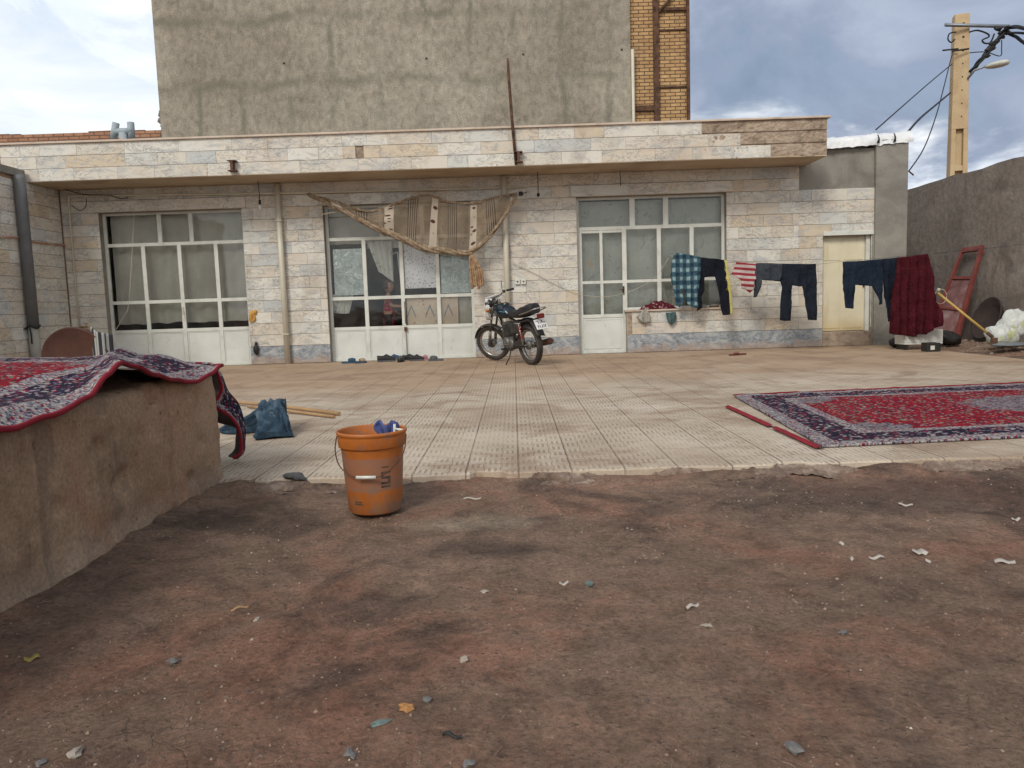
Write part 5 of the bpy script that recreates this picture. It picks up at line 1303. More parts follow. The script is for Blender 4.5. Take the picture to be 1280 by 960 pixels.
c = pt(1270, 398, 11.5); sack((c.x, 11.55, .34), .22, (1.0, .8, 1.0), 8, 'white sack with a yellow patch standing behind the lower sack')
mb = MB(); c = pt(1262, 416, 11.0); mb.ball((c.x, 10.95, .09), .25, 16, sc=(1.2, .7, .12), jit=.3); thing1(mb, 'plastic_sheet', mottled('grey_plastic', [(.10, .12, .13), (.2, .22, .23)], 5., rough=.4), 'grey plastic sheet spread under the white sacks', 'plastic sheet')
# white tub and small can under the skirt
wt_ = empty('white_tub', (pt(1148, 428, 11.9).x, 11.9, .0), 0, 'white plastic crate under the hanging maroon skirt', 'tub')
M_tub = mottled('white_plastic', [(.55, .55, .5), (.70, .70, .66)], 5., rough=.4, bump=.1)
mb = MB(); mb.box(-.29, .29, -.16, .16, .08, .11); mb.box(-.29, .29, -.16, -.14, .11, .30); mb.box(-.29, .29, .14, .16, .11, .30); mb.box(-.29, -.27, -.14, .14, .11, .30); mb.box(.27, .29, -.14, .14, .11, .30); mb.build('tub', M_tub, wt_, bevel=.008)
for sx_ in (-.25, .25):
    mb = MB(); mb.box(sx_-.02, sx_+.02, -.14, .14, 0, .08); mb.build('foot', M_black, wt_)
mb = MB(); c = pt(1166, 429, 11.3); x_ = c.x; mb.box(x_-.11, x_+.09, 11.25, 11.42, .0, .13); tag_ = thing1(mb, 'small_box', M_black, 'small black box with a white patch beside the white crate', 'box', bevel=.008)
mb = MB(); mb.box(x_-.06, x_+.0, 11.244, 11.249, .03, .09); mb.build('sticker', M_tub, tag_)
mb = MB(); c = pt(1128, 424, 12.2); mb.ball((c.x, 12.3, .08), .16, 12, sc=(1.1, .7, .5), jit=.3); thing1(mb, 'dark_cloth', M_black, 'dark bundle on the ground beside the corner pier', 'bundle')

# ------------------------------------------------------------------ washing line
def lineY(px): return 13.0+(11.6-13.0)*(px-838)/(1165-838)
mb = MB()
lp = [(838, 317), (872, 321), (912, 326), (960, 329), (1020, 330), (1052, 327), (1110, 322), (1165, 317)]
L3 = smooth_path([pt(a, b_, lineY(a)) for a, b_ in lp], 6); end = Vector((7.98, 10.9, L3[-1].z+.12))
mb.tube(L3+[L3[-1].lerp(end, .5)+Vector((0, 0, -.01)), end], .0025, 6)
thing1(mb, 'washing_line', M_cable, 'thin washing line strung from the right window to the boundary wall', 'washing line')
def garment(name, outline, mat, label, cat, Yf=lineY, fold=.03, nf=5, seed=0, thick=.012, step=.025, cent=None, group='clothes hung on the washing line', uvw=False, dy=0.):
    """outline in photo spots -> cloth at the line's distance, hung in folds"""
    pts3 = [pt(a, b_, Yf(a)+dy) for a, b_ in outline]
    x0 = min(p_.x for p_ in pts3); x1 = max(p_.x for p_ in pts3); z0 = min(p_.z for p_ in pts3); z1 = max(p_.z for p_ in pts3)
    # densify
    poly = []
    for a, b_ in zip(pts3, pts3[1:]+pts3[:1]):
        n = max(1, int((Vector((a.x, a.z))-Vector((b_.x, b_.z))).length/step))
        for i in range(n):
            q = a.lerp(b_, i/n); poly.append(Vector((q.x+.006*noise.noise(Vector((q.x*14, q.z*14, seed))), q.z+.006*noise.noise(Vector((q.x*14, q.z*14, seed+9))))))
    def inside(p_):
        c = False; n = len(poly)
        for i in range(n):
            a, b_ = poly[i], poly[i-1]
            if (a.y > p_.y) != (b_.y > p_.y) and p_.x < (b_.x-a.x)*(p_.y-a.y)/(b_.y-a.y)+a.x: c = not c
        return c
    vs = list(poly); ne = len(poly); edges = [(i, (i+1) % ne) for i in range(ne)]
    x = x0
    while x < x1:
        z = z0
        while z < z1:
            q = Vector((x+rnd.uniform(-.004, .004), z+rnd.uniform(-.004, .004)))
            if inside(q) and min((q-e).length for e in poly) > step*.5: vs.append(q)
            z += step
        x += step
    r = geometry.delaunay_2d_cdt(vs, edges, [tuple(range(ne))], 1, 1e-5)
    fr_ = pts3[0]; slope = 0
    xa = pts3; 
    ya = {}
    def depth(xx):
        # plane of the washing line
        a = L3[0]; b_ = L3[-1]; return a.y+(b_.y-a.y)*(xx-a.x)/(b_.x-a.x)
    V3 = []; uvs = {}
    for i, v in enumerate(r[0]):
        t_ = (z1-v.y)/(z1-z0); s = (v.x-x0)/(x1-x0)
        yy = (depth(v.x) if Yf is lineY else Yf(0))+dy+fold*1.3*(.3+.9*t_)*(math.sin(nf*2*math.pi*s+1.4*noise.noise(Vector((s*4, t_*1.5, seed))))+.5*math.sin(nf*4.3*math.pi*s+seed+t_*2))*.6
        yy += .035*noise.noise(Vector((v.x*7, v.y*5, seed)))+.018*abs(noise.noise(Vector((v.x*17, v.y*9, seed+4))))
        V3.append((v.x, yy, v.y)); uvs[i] = (v.x-x0, v.y-z0)
    mb = MB(); mb.v = V3; mb.f = [tuple(f) for f in r[2]]; mb.mi = [0]*len(mb.f); mb.sm = [True]*len(mb.f); mb.uv = uvs
    c = Vector(((x0+x1)/2, V3[0][1], z1)); mb.v = [tuple(Vector(v)-c) for v in mb.v]
    return thing1(mb, name, mat, label, cat, group, solid=thick, loc=c)
def cloth_mat(name, c0, c1, sc=5.):
    c0, c1 = [tuple(v*.8 for v in q) for q in (c0, c1)]
    def fn(b, tc, p):
        o = tc.outputs['Object']; n = b.noise(b.vmath('MULTIPLY', o, (2.6, 1., .8)), 5., 5, .6, .8)
        c = b.ramp(b.noise(o, sc, 5), [(.3, c0), (.7, c1)])
        c = b.mix(b.rng(b.noise(o, 26., 5, .7), .58, .75, 0., .3), c, tuple(v*3+.02 for v in c1))
        return c, b.bump(b.math('ADD', n, b.math('MULTIPLY', b.noise(o, 60., 3), .06)), 1., .09)
    return material(name, fn, .92, .2)
def plaid_fn(b, tc, p):
    uv = tc.outputs['UV']; q = b.vmath('ADD', uv, b.vmath('SCALE', b.vmath('SUBTRACT', b.noise(uv, 5., 3, .6, 0., 1), (.5, .5, .5)), None, .06)); u, v = b.sep(q)[:2]
    a = b.rng(b.math('PINGPONG', b.math('MULTIPLY', u, 9.), .5), .12, .36); c_ = b.rng(b.math('PINGPONG', b.math('MULTIPLY', v, 7.), .5), .12, .36)
    c = b.mix(b.math('MULTIPLY', b.math('ADD', a, c_), .5), (.018, .034, .055), (.07, .15, .19))
    k_ = b.math('MULTIPLY', b.rng(a, .75, 1.), b.rng(c_, .75, 1.)); return b.mix(b.math('MULTIPLY', k_, .8), c, (.30, .38, .38))
M_plaid = material('blue_plaid_cloth', plaid_fn, .95, .1)
garment('plaid_shirt', [(843, 316), (850, 317), (862, 318), (876, 322), (875, 345), (873, 365), (872, 385), (864, 383), (857, 378), (856, 362), (853, 361), (854, 378), (849, 384), (846, 381), (843, 368), (838, 345), (840, 328)], M_plaid, 'blue plaid shirt hanging leftmost on the washing line', 'shirt', nf=6, seed=1)
M_navy = cloth_mat('black_navy_cloth', (.006, .007, .014), (.014, .016, .028))
tr1 = garment('black_trousers', [(876, 322), (890, 323), (905, 325), (908, 350), (912, 393), (903, 394), (900, 375), (893, 346), (889, 345), (880, 347), (880, 362), (876, 372), (878, 385), (871, 389), (872, 365), (875, 345)], M_navy, 'black tracksuit trousers with a yellow side stripe hanging beside the plaid shirt', 'trousers', nf=3, seed=2)
st = garment('side_stripe', [(904.5, 325), (908, 325.5), (913, 360), (915, 392), (911, 393), (908, 360)], mottled('yellow_stripe', [(.42, .36, .06), (.52, .47, .2)], 5.), None, None, group=None, nf=1, fold=.01, seed=2, thick=.012, dy=-.01)
wl = Vector(st.location)-Vector(tr1.location); st.parent = tr1; st.location = wl
for k_ in ('label', 'category', 'group'):
    if k_ in st: del st[k_]
M_rw = material('red_white_striped_cloth', stripes_fn((.42, .36, .34), (.24, .03, .04), 11.5, 1), .95, .1)
def shear_uv(o, k_):
    for d in o.data.uv_layers[0].data: d.uv = (d.uv[0], d.uv[1]+k_*d.uv[0])
rs = garment('striped_shirt', [(920, 328), (945, 330), (944, 350), (941, 351), (941, 362), (937, 366), (932, 362), (926, 361), (925, 350), (914, 343)], M_rw, 'red and white striped shirt on the washing line', 'shirt', nf=2, seed=3, fold=.02); shear_uv(rs, .13)
garment('grey_shirt', [(945, 329), (978, 330), (974, 352), (951, 350), (950, 360), (945, 371), (941, 372), (943, 358), (942, 347)], cloth_mat('slate_grey_cloth', (.040, .048, .060), (.065, .075, .090)), 'slate grey shirt with short hanging sleeve between striped shirt and navy trousers', 'shirt', nf=3, seed=4, fold=.02)
garment('navy_trousers', [(978, 330), (1018, 330), (1019, 350), (1019.5, 400), (1009, 400), (1005, 380), (1002, 358), (997, 358), (989, 357), (988.5, 380), (987, 401), (975, 400.5), (975, 380), (977, 358), (974, 350)], cloth_mat('navy_cloth', (.010, .014, .024), (.020, .027, .040)), 'navy trousers hanging straight in the middle of the washing line', 'trousers', nf=4, seed=5)
garment('navy_hoodie', [(1052, 327.5), (1078, 326), (1100, 324), (1102, 345), (1101, 380), (1096, 381), (1097, 376), (1092, 362), (1090, 358), (1080, 357), (1067, 356), (1067, 365), (1064, 386), (1056, 385), (1053, 362), (1052, 345)], cloth_mat('dark_blue_cloth', (.010, .018, .034), (.018, .030, .052)), 'dark blue sweatshirt hung upside down in front of the cream door', 'sweatshirt', nf=3, seed=6)
garment('dark_leggings', [(1100, 324), (1122, 322), (1121, 350), (1117, 380), (1115, 400), (1108, 402), (1107, 395), (1103, 360)], cloth_mat('midnight_cloth', (.008, .013, .026), (.014, .022, .038)), 'midnight blue leggings half hidden behind the maroon skirt', 'leggings', nf=2, seed=7, dy=.05)
def skirt_fn(b, tc, p):
    uv = tc.outputs['UV']; o = tc.outputs['Object']
    c = b.ramp(b.noise(o, 8., 5), [(.3, (.036, .005, .008)), (.7, (.064, .008, .013))])
    v = b.voro(uv, 38., 'F1', 'Distance', .5); c = b.mix(b.rng(v, .28, .18, 0., .4), c, (.12, .035, .04))
    return c, b.bump(b.noise(o, 40., 4), .4, .006)
garment('maroon_skirt', [(1121, 322), (1140, 320), (1161, 317), (1166, 345), (1172, 375), (1178, 403), (1172, 409), (1165, 411), (1158, 418), (1150, 417), (1140, 421), (1128, 419), (1116, 418), (1111, 413), (1112, 395), (1117, 360)], material('maroon_patterned_cloth', skirt_fn, .95, .1), 'long maroon patterned skirt hanging rightmost on the washing line', 'skirt', nf=6, seed=8, fold=.07, thick=.012, dy=-.03)
# cloths on the window sill
def pile_of(c, rx, ry, h, mat, label, seed, name='cloth_bundle'):
    mb = MB(); rows = []
    for j in range(15):
        r_ = j/14; row = []
        for i in range(49):
            w = 2*math.pi*i/48; k_ = 1+.25*noise.noise(Vector((math.cos(w)*1.5, math.sin(w)*1.5, seed)))
            z = h*(1-r_**2.2)*(1+.35*noise.noise(Vector((math.cos(w)*r_*3, math.sin(w)*r_*3, seed+3))))+.018*noise.noise(Vector((math.cos(w)*r_*8, math.sin(w)*r_*8, seed+5)))*(1-r_)
            row.append((math.cos(w)*r_*rx*k_, math.sin(w)*r_*ry*k_, max(z, .004)))
        rows.append(row)
    mb.grid(rows); return thing1(mb, name, mat, label, 'cloth', loc=c)
def flower_fn(c0, c1, c2):
    def fn(b, tc, p):
        o = tc.outputs['Object']; v = b.voro(o, 30., 'F1', 'Distance'); c = b.mix(b.rng(v, .5, .35), c0, c1)
        return b.mix(b.rng(b.noise(o, 22., 3), .56, .62), c, c2), b.bump(b.noise(o, 30., 4), .6, .01)
    return fn
M_flow = material('red_flowered_cloth', flower_fn((.07, .010, .018), (.11, .015, .025), (.30, .22, .20)), .95, .1)
a = pt(823, 391, FY); pile_of((a.x, FY+.04, .728), .31, .07, .13, M_flow, 'dark red flowered cloth heaped on the window sill', 2)
M_whitec = cloth_mat('dirty_white_cloth', (.34, .32, .27), (.5, .48, .42), 14.)
o = garment('white_cloth', [(800, 392), (806, 386), (812, 391), (813, 402), (806, 405), (799, 400), (795, 396)], M_whitec, 'dirty white cloth hanging at the left end of the window sill', 'cloth', Yf=lambda a: FY-.07, nf=2, seed=9, fold=.02, group=None)
o = garment('teal_cloth', [(832, 391), (845, 390), (845, 400), (840, 407), (835, 402)], cloth_mat('teal_cloth', (.06, .11, .11), (.11, .18, .18)), 'grey teal cloth corner hanging over the sill below the flowered cloth', 'cloth', Yf=lambda a: FY-.07, nf=2, seed=10, fold=.02, group=None)
a = pt(880, 388, FY); pile_of((a.x, FY+.04, .728), .16, .05, .05, M_whitec, 'crumpled white cloth on the sill behind the black trousers', 5)
mb = MB(); a = pt(893, 386, FY); mb.box(a.x-.08, a.x+.08, FY+.0, FY+.05, .729, .765); thing1(mb, 'brush', M_rust, 'brown brush lying on the window sill', 'brush', bevel=.01)
mb = MB(); a = pt(904, 385, FY); mb.lathe([(0, 0), (.035, 0), (.04, .09), (.037, .09), (.032, .006), (0, .006)], 16, Matrix.Translation((a.x, FY+.03, .729))); thing1(mb, 'cup', mottled('sky_blue_plastic', [(.12, .28, .42), (.18, .36, .5)], 5., rough=.4), 'small sky blue cup at the right end of the window sill', 'cup')

# ------------------------------------------------------------------ shoes
def shoe(px, rz, L, mat, solem, label, kind='shoe', seed=0, dyy=0.):
    a = ptz(px, 451+dyy, 0); r_ = empty('shoe' if kind == 'shoe' else 'slipper', (a.x, a.y, 0), R(rz), label, 'shoe' if kind == 'shoe' else 'slipper', 'shoes left in front of the middle door')
    out = []
    n = 20
    for i in range(n+1):
        s = i/n; w = .34*L*(.36+.14*math.sin(s*math.pi*.9+.1)+.05*math.sin(s*6)) if 0 < s < 1 else .03*L
        w = L*.19*(math.sin(math.pi*min(1, max(0, s*.94+.03)))**.38)*(1.05 if s > .55 else .86)
        out.append((L*(s-.5), w))
    mb = MB(); rows = []
    for z, k_ in ((0, .94), (.010, 1.), (.028, 1.0), (.030, .9)):
        rows.append([(x, w*k_, z) for x, w in out]+[(x, -w*k_, z) for x, w in out[::-1]]+[(out[0][0], out[0][1]*k_, z)])
    mb.grid(rows); nn = len(rows[0])-1
    mb.add(rows[-1][:-1], [tuple(range(nn))]); mb.add(rows[0][:-1], [tuple(range(nn))[::-1]]); mb.build('sole', solem, r_)
    mb = MB(); rows = []
    s0, s1 = (.0, 1.) if kind == 'shoe' else (.42, .88)
    for i in range(19):
        s = s0+(s1-s0)*i/18; x = L*(s-.5); w = L*.185*(math.sin(math.pi*min(1, max(.0, s*.94+.03)))**.38)*(1.05 if s > .55 else .86)
        h = interp(s, [(0, .085*L/.26), (.25, .075*L/.26), (.5, .085*L/.26), (.75, .055*L/.26), (.95, .035*L/.26), (1, .0)]) if kind == 'shoe' else .06*math.sin(math.pi*(.25+.5*(s-s0)/(s1-s0)))
        op = kind == 'shoe' and s < .45; row = []
        for j in range(13):
            a_ = math.pi*j/12; yy = math.cos(a_)*w; zz = .028+math.sin(a_)**.7*h
            if op:
                m_ = min(1, (.45-s)/.08); zz = .028+min(math.sin(a_)**.7*h, h) - (m_*.9*h*(max(0, math.sin(a_)-.75)/.25) if j in range(4, 9) else 0)
            row.append((x, yy, zz))
        rows.append(row)
    mb.grid(rows); mb.build('upper' if kind == 'shoe' else 'strap', mat, r_, solid=.005)
    return r_
ms = lambda n, a, b_: mottled(n, [a, b_], 14., bump=.3)
m_bl = ms('blue_foam', (.02, .05, .09), (.05, .10, .16)); m_gr = ms('grey_canvas', (.06, .065, .07), (.12, .125, .13)); m_dk = ms('dark_leather', (.02, .02, .022), (.05, .048, .05)); m_pk = ms('pink_foam', (.36, .14, .16), (.5, .26, .28)); m_mx = ms('pale_sandal', (.30, .25, .12), (.5, .36, .32))
shoe(437, 8, .26, m_bl, m_bl, 'navy blue slipper lying leftmost in front of the middle door', 'slipper', dyy=3)
shoe(451, 35, .20, m_mx, m_bl, 'small sandal with pale strap beside the navy slipper', 'slipper', dyy=3)
shoe(483, 12, .30, m_dk, m_gr, 'large dark sneaker left of the door split', dyy=1)
shoe(493, -15, .24, m_bl, m_gr, 'blue sneaker touching the large dark one', dyy=-1.5)
shoe(501, 80, .24, m_gr, m_dk, 'grey shoe seen heel first below the door split', dyy=1.5)
shoe(512, 20, .24, m_dk, m_dk, 'dark shoe just right of the grey one', dyy=-1)
shoe(521, 5, .25, m_dk, m_gr, 'dark low shoe with grey sole right of the door split', dyy=0)
shoe(530, 15, .16, m_pk, m_pk, 'small pink child slipper', 'slipper', dyy=-1)
shoe(545, 175, .25, m_gr, m_gr, 'grey strapped sandal rightmost in the row of shoes', 'slipper', dyy=0)
shoe(274, 10, .16, m_dk, m_dk, 'small dark shoe beside the carpet in front of the left door', dyy=3)

# ------------------------------------------------------------------ motorcycle
mc = empty('motorcycle', (0, 0, 0), 0, 'dark blue and black motorcycle parked on its side stand facing the wall', 'motorcycle')
RW = Vector((.255, 11.2, 0)); FW = Vector((-.355, 12.27, 0)); WBv = FW-RW; WB = 1.25; hd = math.atan2(WBv.y, WBv.x)
mc.location = RW; mc.rotation_euler = (R(-7), 0, hd)   # leans to its left
mc.rotation_mode = 'XYZ'; mc.scale = (.93, .93, .93); mc.location.z = .008
M_tyre = mottled('dusty_tyre_rubber', [(.03, .026, .022), (.075, .06, .05)], 7., rough=.9, bump=.4)
M_chrome = mottled('dull_chrome', [(.35, .34, .32), (.55, .54, .52)], 8., rough=.3, metal=.85, bump=.1)
M_alu = mottled('oily_aluminium', [(.10, .095, .09), (.24, .23, .215)], 9., rough=.5, metal=.5)
M_blkm = mottled('dirty_black_metal', [(.015, .014, .013), (.05, .045, .04)], 7., rough=.5, spec=.5)
M_tank = mottled('dark_petrol_blue_paint', [(.004, .008, .013), (.006, .018, .030)], 3., rough=.22, spec=.6, bump=.02, grit=.05)
M_seat = mottled('black_vinyl', [(.012, .012, .014), (.035, .035, .038)], 8., rough=.5, bump=.3)
M_white = mottled('white_plastic_fairing', [(.60, .60, .58), (.78, .78, .76)], 9., rough=.4)
M_redp = mottled('red_spring_paint', [(.30, .015, .015), (.40, .03, .03)], 9., rough=.4)
def wheel(name, cx, R0, steer=None, wt_=.045, drum=.075):
    w = bpy.data.objects.new(name, None); COL.objects.link(w); w.parent = mc; w.location = (cx, 0, R0); w.empty_display_size = .05
    if steer: w.rotation_euler = (0, 0, steer)
    rotm = Matrix.Rotation(R(90), 4, 'X')
    mb = MB(); pr = [(R0-.075+.0, -.022), (R0-.05, -wt_*.85), (R0-.025, -wt_), (R0-.008, -wt_*.7), (R0, -.012), (R0, .012), (R0-.008, wt_*.7), (R0-.025, wt_), (R0-.05, wt_*.85), (R0-.075, .022)]
    mb.lathe(pr, 56, rotm, close=True)
    for i in range(56):
        a_ = 2*math.pi*i/56; 
        for s_ in (-1, 1):
            m_ = Matrix.Rotation(a_+s_*.03, 4, 'Y'); mb.box(R0-.012, R0+.004, min(s_*.006, s_*.034), max(s_*.006, s_*.034), -.010, .010, m=m_)
    mb.build('tyre', M_tyre, w)
    mb = MB(); mb.lathe([(R0-.066, -.024), (R0-.066, .024), (R0-.078, .026), (R0-.090, .010), (R0-.090, -.010), (R0-.078, -.026)], 48, rotm, close=True); mb.build('rim', M_chrome, w)
    mb = MB()
    for i in range(32):
        a_ = 2*math.pi*i/32; b_ = a_+(.42 if i % 2 else -.42); s_ = 1 if i % 4 < 2 else -1
        mb.tube([(math.cos(b_)*.045, s_*.03, math.sin(b_)*.045), (math.cos(a_)*(R0-.085), 0, math.sin(a_)*(R0-.085))], .0022, 4, caps=False)
    mb.build('spokes', M_chrome, w)
    mb = MB(); mb.lathe([(.0, -.055), (drum, -.05), (drum, -.015), (.04, -.01), (.04, .03), (.055, .035), (.055, .05), (0, .06)], 28, rotm); mb.tube([(0, -.11, 0), (0, .11, 0)], .010, 8); mb.build('hub', M_alu, w)
    return w
wheel('rear_wheel', 0, .315, wt_=.055)
STE = R(30)
# steering assembly pivots about the head
fk = bpy.data.objects.new('front_fork', None)
RF = .31; HEAD = Vector((WB-.36, 0, .86))
mbf = MB()
AX0 = Vector((WB+.015, 0, RF)); sm_ = Matrix.Translation(AX0) @ Matrix.Rotation(STE, 4, Vector((-.325, 0, .65)).normalized()) @ Matrix.Translation(-AX0)
fc = sm_ @ Vector((WB, 0, RF)); fc_w = wheel('front_wheel', 0, RF, wt_=.042, drum=.07); fc_w.location = fc; fc_w.rotation_euler = sm_.to_euler()
SM = lambda x, y, z: sm_ @ Vector((x, y, z))
mb = MB()
for s_ in (-.095, .095):
    mb.tube([SM(WB+.015, s_, RF-.02), SM(WB-.10, s_, .55)], .026, 10); mb.tube([SM(WB-.10, s_, .55), SM(WB-.31, s_, .96)], .018, 10)
fork = mb.build('front_fork', M_alu, mc)
mb = MB(); rows = []
for i in range(19):
    a_ = R(20)+R(120)*i/18; r_ = RF+.035; row = []
    for j in range(7): y_ = (j-3)/3*.058; row.append(SM(WB+math.cos(a_)*(r_-.02*abs(j-3)**2/9), y_, RF+math.sin(a_)*(r_-.02*abs(j-3)**2/9)))
    rows.append(row)
mb.grid(rows); mb.build('front_mudguard', M_blkm, mc, solid=.004)
mb = MB(); mb.tube(smooth_path([SM(WB-.47, .36, 1.08), SM(WB-.40, .28, 1.10), SM(WB-.32, .12, 1.05), SM(WB-.30, 0, 1.0), SM(WB-.32, -.12, 1.05), SM(WB-.40, -.28, 1.10), SM(WB-.47, -.36, 1.08)], 5), .011, 8); hb = mb.build('handlebar', M_chrome, mc)
for s_ in (-1, 1):
    mb = MB(); mb.tube([SM(WB-.42, s_*.27, 1.10), SM(WB-.48, s_*.39, 1.075)], .018, 10); mb.build('grip', M_black, hb)
    mb = MB(); mb.tube([SM(WB-.38, s_*.24, 1.09), SM(WB-.33, s_*.30, 1.08), SM(WB-.40, s_*.40, 1.07)], .006, 6); mb.ball(SM(WB-.38, s_*.24, 1.10), .03, 8); mb.build('lever', M_blkm, hb)
mb = MB(); mb.tube([SM(WB-.36, -.22, 1.10), SM(WB-.34, -.30, 1.22), SM(WB-.33, -.33, 1.26)], .005, 6); mb.build('mirror_stem', M_blkm, hb)
# headlamp with white cowl
mb = MB(); hm = sm_ @ Matrix.Translation((WB-.19, 0, .90)) @ Matrix.Rotation(R(90), 4, 'Y'); mb.lathe([(0, -.10), (.06, -.09), (.085, -.02), (.09, .0), (.086, .01), (.07, .02), (0, .03)], 24, hm); hl = mb.build('headlamp', M_chrome, mc)
mb = MB(); rows = []
for j in range(13):
    v = j/12; row = []
    for i in range(17):
        u = (i/16-.5)*2; z_ = .74+.36*v; wd = .13*math.sin(math.pi*(.18+.62*v))+.02; row.append(SM(WB-.04-.20*u*u-.12*v**2, u*wd*1.25, z_))
    rows.append(row)
g_ = MB(); h_ = len(rows); w_ = len(rows[0]); vs = [p_ for r_ in rows for p_ in r_]
fs = []
for i in range(h_-1):
    for j in range(w_-1):
        cx_, cz_ = (j+.5)/(w_-1)-.5, (i+.5)/(h_-1)
        if (cx_*3.2)**2+((cz_-.42)*4.2)**2 < 1: continue
        if .74 < cz_ < .84 and abs(cx_) > .12: continue
        if .28 < cz_ < .62 and .36 < abs(cx_) < .46: continue
        fs.append((i*w_+j, i*w_+j+1, (i+1)*w_+j+1, (i+1)*w_+j))
g_.add(vs, fs, 0, True); g_.build('headlamp_cowl', M_white, mc, solid=.006)
mb = MB(); mb.lathe([(0, -.03), (.045, -.03), (.05, .03), (0, .035)], 18, sm_ @ Matrix.Translation((WB-.27, .05, 1.0)) @ Matrix.Rotation(R(-25), 4, 'Y')); mb.lathe([(0, -.03), (.045, -.03), (.05, .03), (0, .035)], 18, sm_ @ Matrix.Translation((WB-.27, -.06, 1.0)) @ Matrix.Rotation(R(-25), 4, 'Y')); mb.build('gauge', M_blkm, mc)
for s_ in (-1, 1):
    mb = MB(); mb.tube([SM(WB-.26, s_*.08, .93), SM(WB-.25, s_*.19, .93)], .008, 6); mb.ball(SM(WB-.25, s_*.2, .93), .032, 10, sc=(.8, 1, .8)); mb.build('indicator', ms('orange_lens', (.4, .12, .01), (.5, .18, .02)), mc)
# frame
mb = MB()
mb.tube([(HEAD.x+.02, 0, .93), (HEAD.x-.03, 0, .80), (.72, 0, .34)], .020, 8)
mb.tube(smooth_path([(HEAD.x, 0, .88), (.70, 0, .80), (.40, 0, .70), (.30, 0, .68)], 4), .020, 8)
for s_ in (-1, 1):
    mb.tube(smooth_path([(.40, s_*.07, .69), (.10, s_*.10, .68), (-.22, s_*.10, .72)], 4), .013, 8)
    mb.tube(smooth_path([(.72, s_*.05, .34), (.62, s_*.09, .24), (.38, s_*.10, .24), (.33, s_*.09, .38), (.34, s_*.08, .68)], 4), .014, 8)
    mb.tube([(.36, s_*.10, .31), (.0, s_*.10, .315)], .015, 8); mb.tube([(.34, s_*.09, .42), (.02, s_*.10, .68)], .011, 8)
mb.build('frame', M_blkm, mc)
# engine
mb = MB(); em = Matrix.Rotation(R(90), 4, 'X')
mb.box(.36, .66, -.10, .10, .24, .42); mb.lathe([(0, -.135), (.085, -.135), (.10, -.11), (.10, .11), (.085, .135), (0, .135)], 28, Matrix.Translation((.56, 0, .34)) @ em)
mb.lathe([(0, -.12), (.07, -.12), (.08, -.09), (.08, .10), (.06, .125), (0, .125)], 24, Matrix.Translation((.42, 0, .33)) @ em); mb.build('engine', M_alu, mc, bevel=.008)
mb = MB(); cm_ = Matrix.Translation((.585, 0, .42)) @ Matrix.Rotation(R(15), 4, 'Y'); mb.box(-.05, .05, -.055, .055, 0, .22, m=cm_)
for i in range(9): mb.box(-.085, .085, -.085, .085, .03+.021*i, .038+.021*i, m=cm_)
mb.box(-.06, .06, -.06, .06, .22, .26, m=cm_); mb.build('cylinder', M_alu, mc)
mb = MB(); mb.tube([(.50, 0, .56), (.40, .02, .56), (.36, .03, .55)], .028, 10); mb.ball((.44, .03, .54), .04, 10); mb.build('carburettor', M_alu, mc)
# tank
mb = MB(); rows = []
for i in range(21):
    s = i/20; x_ = .40+.46*s; wd = interp(s, [(0, .07), (.25, .12), (.6, .155), (.85, .14), (1, .04)]); h0_ = interp(s, [(0, .75), (.5, .73), (1, .80)]); h1_ = interp(s, [(0, .82), (.3, .93), (.6, .99), (.85, .98), (1, .89)]); row = []
    for j in range(25):
        a_ = 2*math.pi*j/24; cy_, sy_ = math.cos(a_), math.sin(a_)
        row.append((x_, math.copysign(abs(cy_)**.75, cy_)*wd, (h0_+h1_)/2+math.copysign(abs(sy_)**.8, sy_)*(h1_-h0_)/2))
    rows.append(row)
mb.grid(rows); mb.add(rows[0][:-1], [tuple(range(24))]); mb.add(rows[-1][:-1], [tuple(range(24))[::-1]]); tk = mb.build('fuel_tank', M_tank, mc)
mb = MB(); mb.tube([(.64, 0, .95), (.64, 0, .972)], .03, 14); mb.build('filler_cap', M_chrome, tk)
mb = MB(); 
for s_ in (-1, 1): mb.tube([(.48, s_*.112, .845), (.62, s_*.139, .865), (.78, s_*.13, .885)], .006, 6, sx=.5)
mb.build('side_flash', ms('light_blue_decal', (.06, .25, .32), (.12, .35, .42)), tk)
# seat
mb = MB(); rows = []
for i in range(25):
    s = i/24; x_ = -.30+.76*s; wd = interp(s, [(0, .085), (.15, .125), (.6, .13), (1, .075)]); top = interp(s, [(0, .94), (.06, .965), (.35, .92), (.65, .865), (1, .86)]); bot = interp(s, [(0, .80), (.5, .74), (1, .74)]); row = []
    for j in range(21):
        a_ = 2*math.pi*j/20; cy_, sy_ = math.cos(a_), math.sin(a_); row.append((x_, math.copysign(abs(cy_)**.6, cy_)*wd, (top+bot)/2+math.copysign(abs(sy_)**.6, sy_)*(top-bot)/2+.004*math.sin(i*2.1)*(sy_ > 0)))
    rows.append(row)
mb.grid(rows); mb.add(rows[0][:-1], [tuple(range(20))]); mb.add(rows[-1][:-1], [tuple(range(20))[::-1]]); mb.build('saddle', M_seat, mc)
mb = MB(); mb.box(-.22, -.30, -.14, .14, .905, .93) if False else None
mb = MB(); mb.tube(smooth_path([(.0, .13, .80), (-.25, .135, .84), (-.42, .11, .88), (-.45, 0, .89), (-.42, -.11, .88), (-.25, -.135, .84), (.0, -.13, .80)], 4), .009, 6); mb.build('grab_rail', M_chrome, mc)
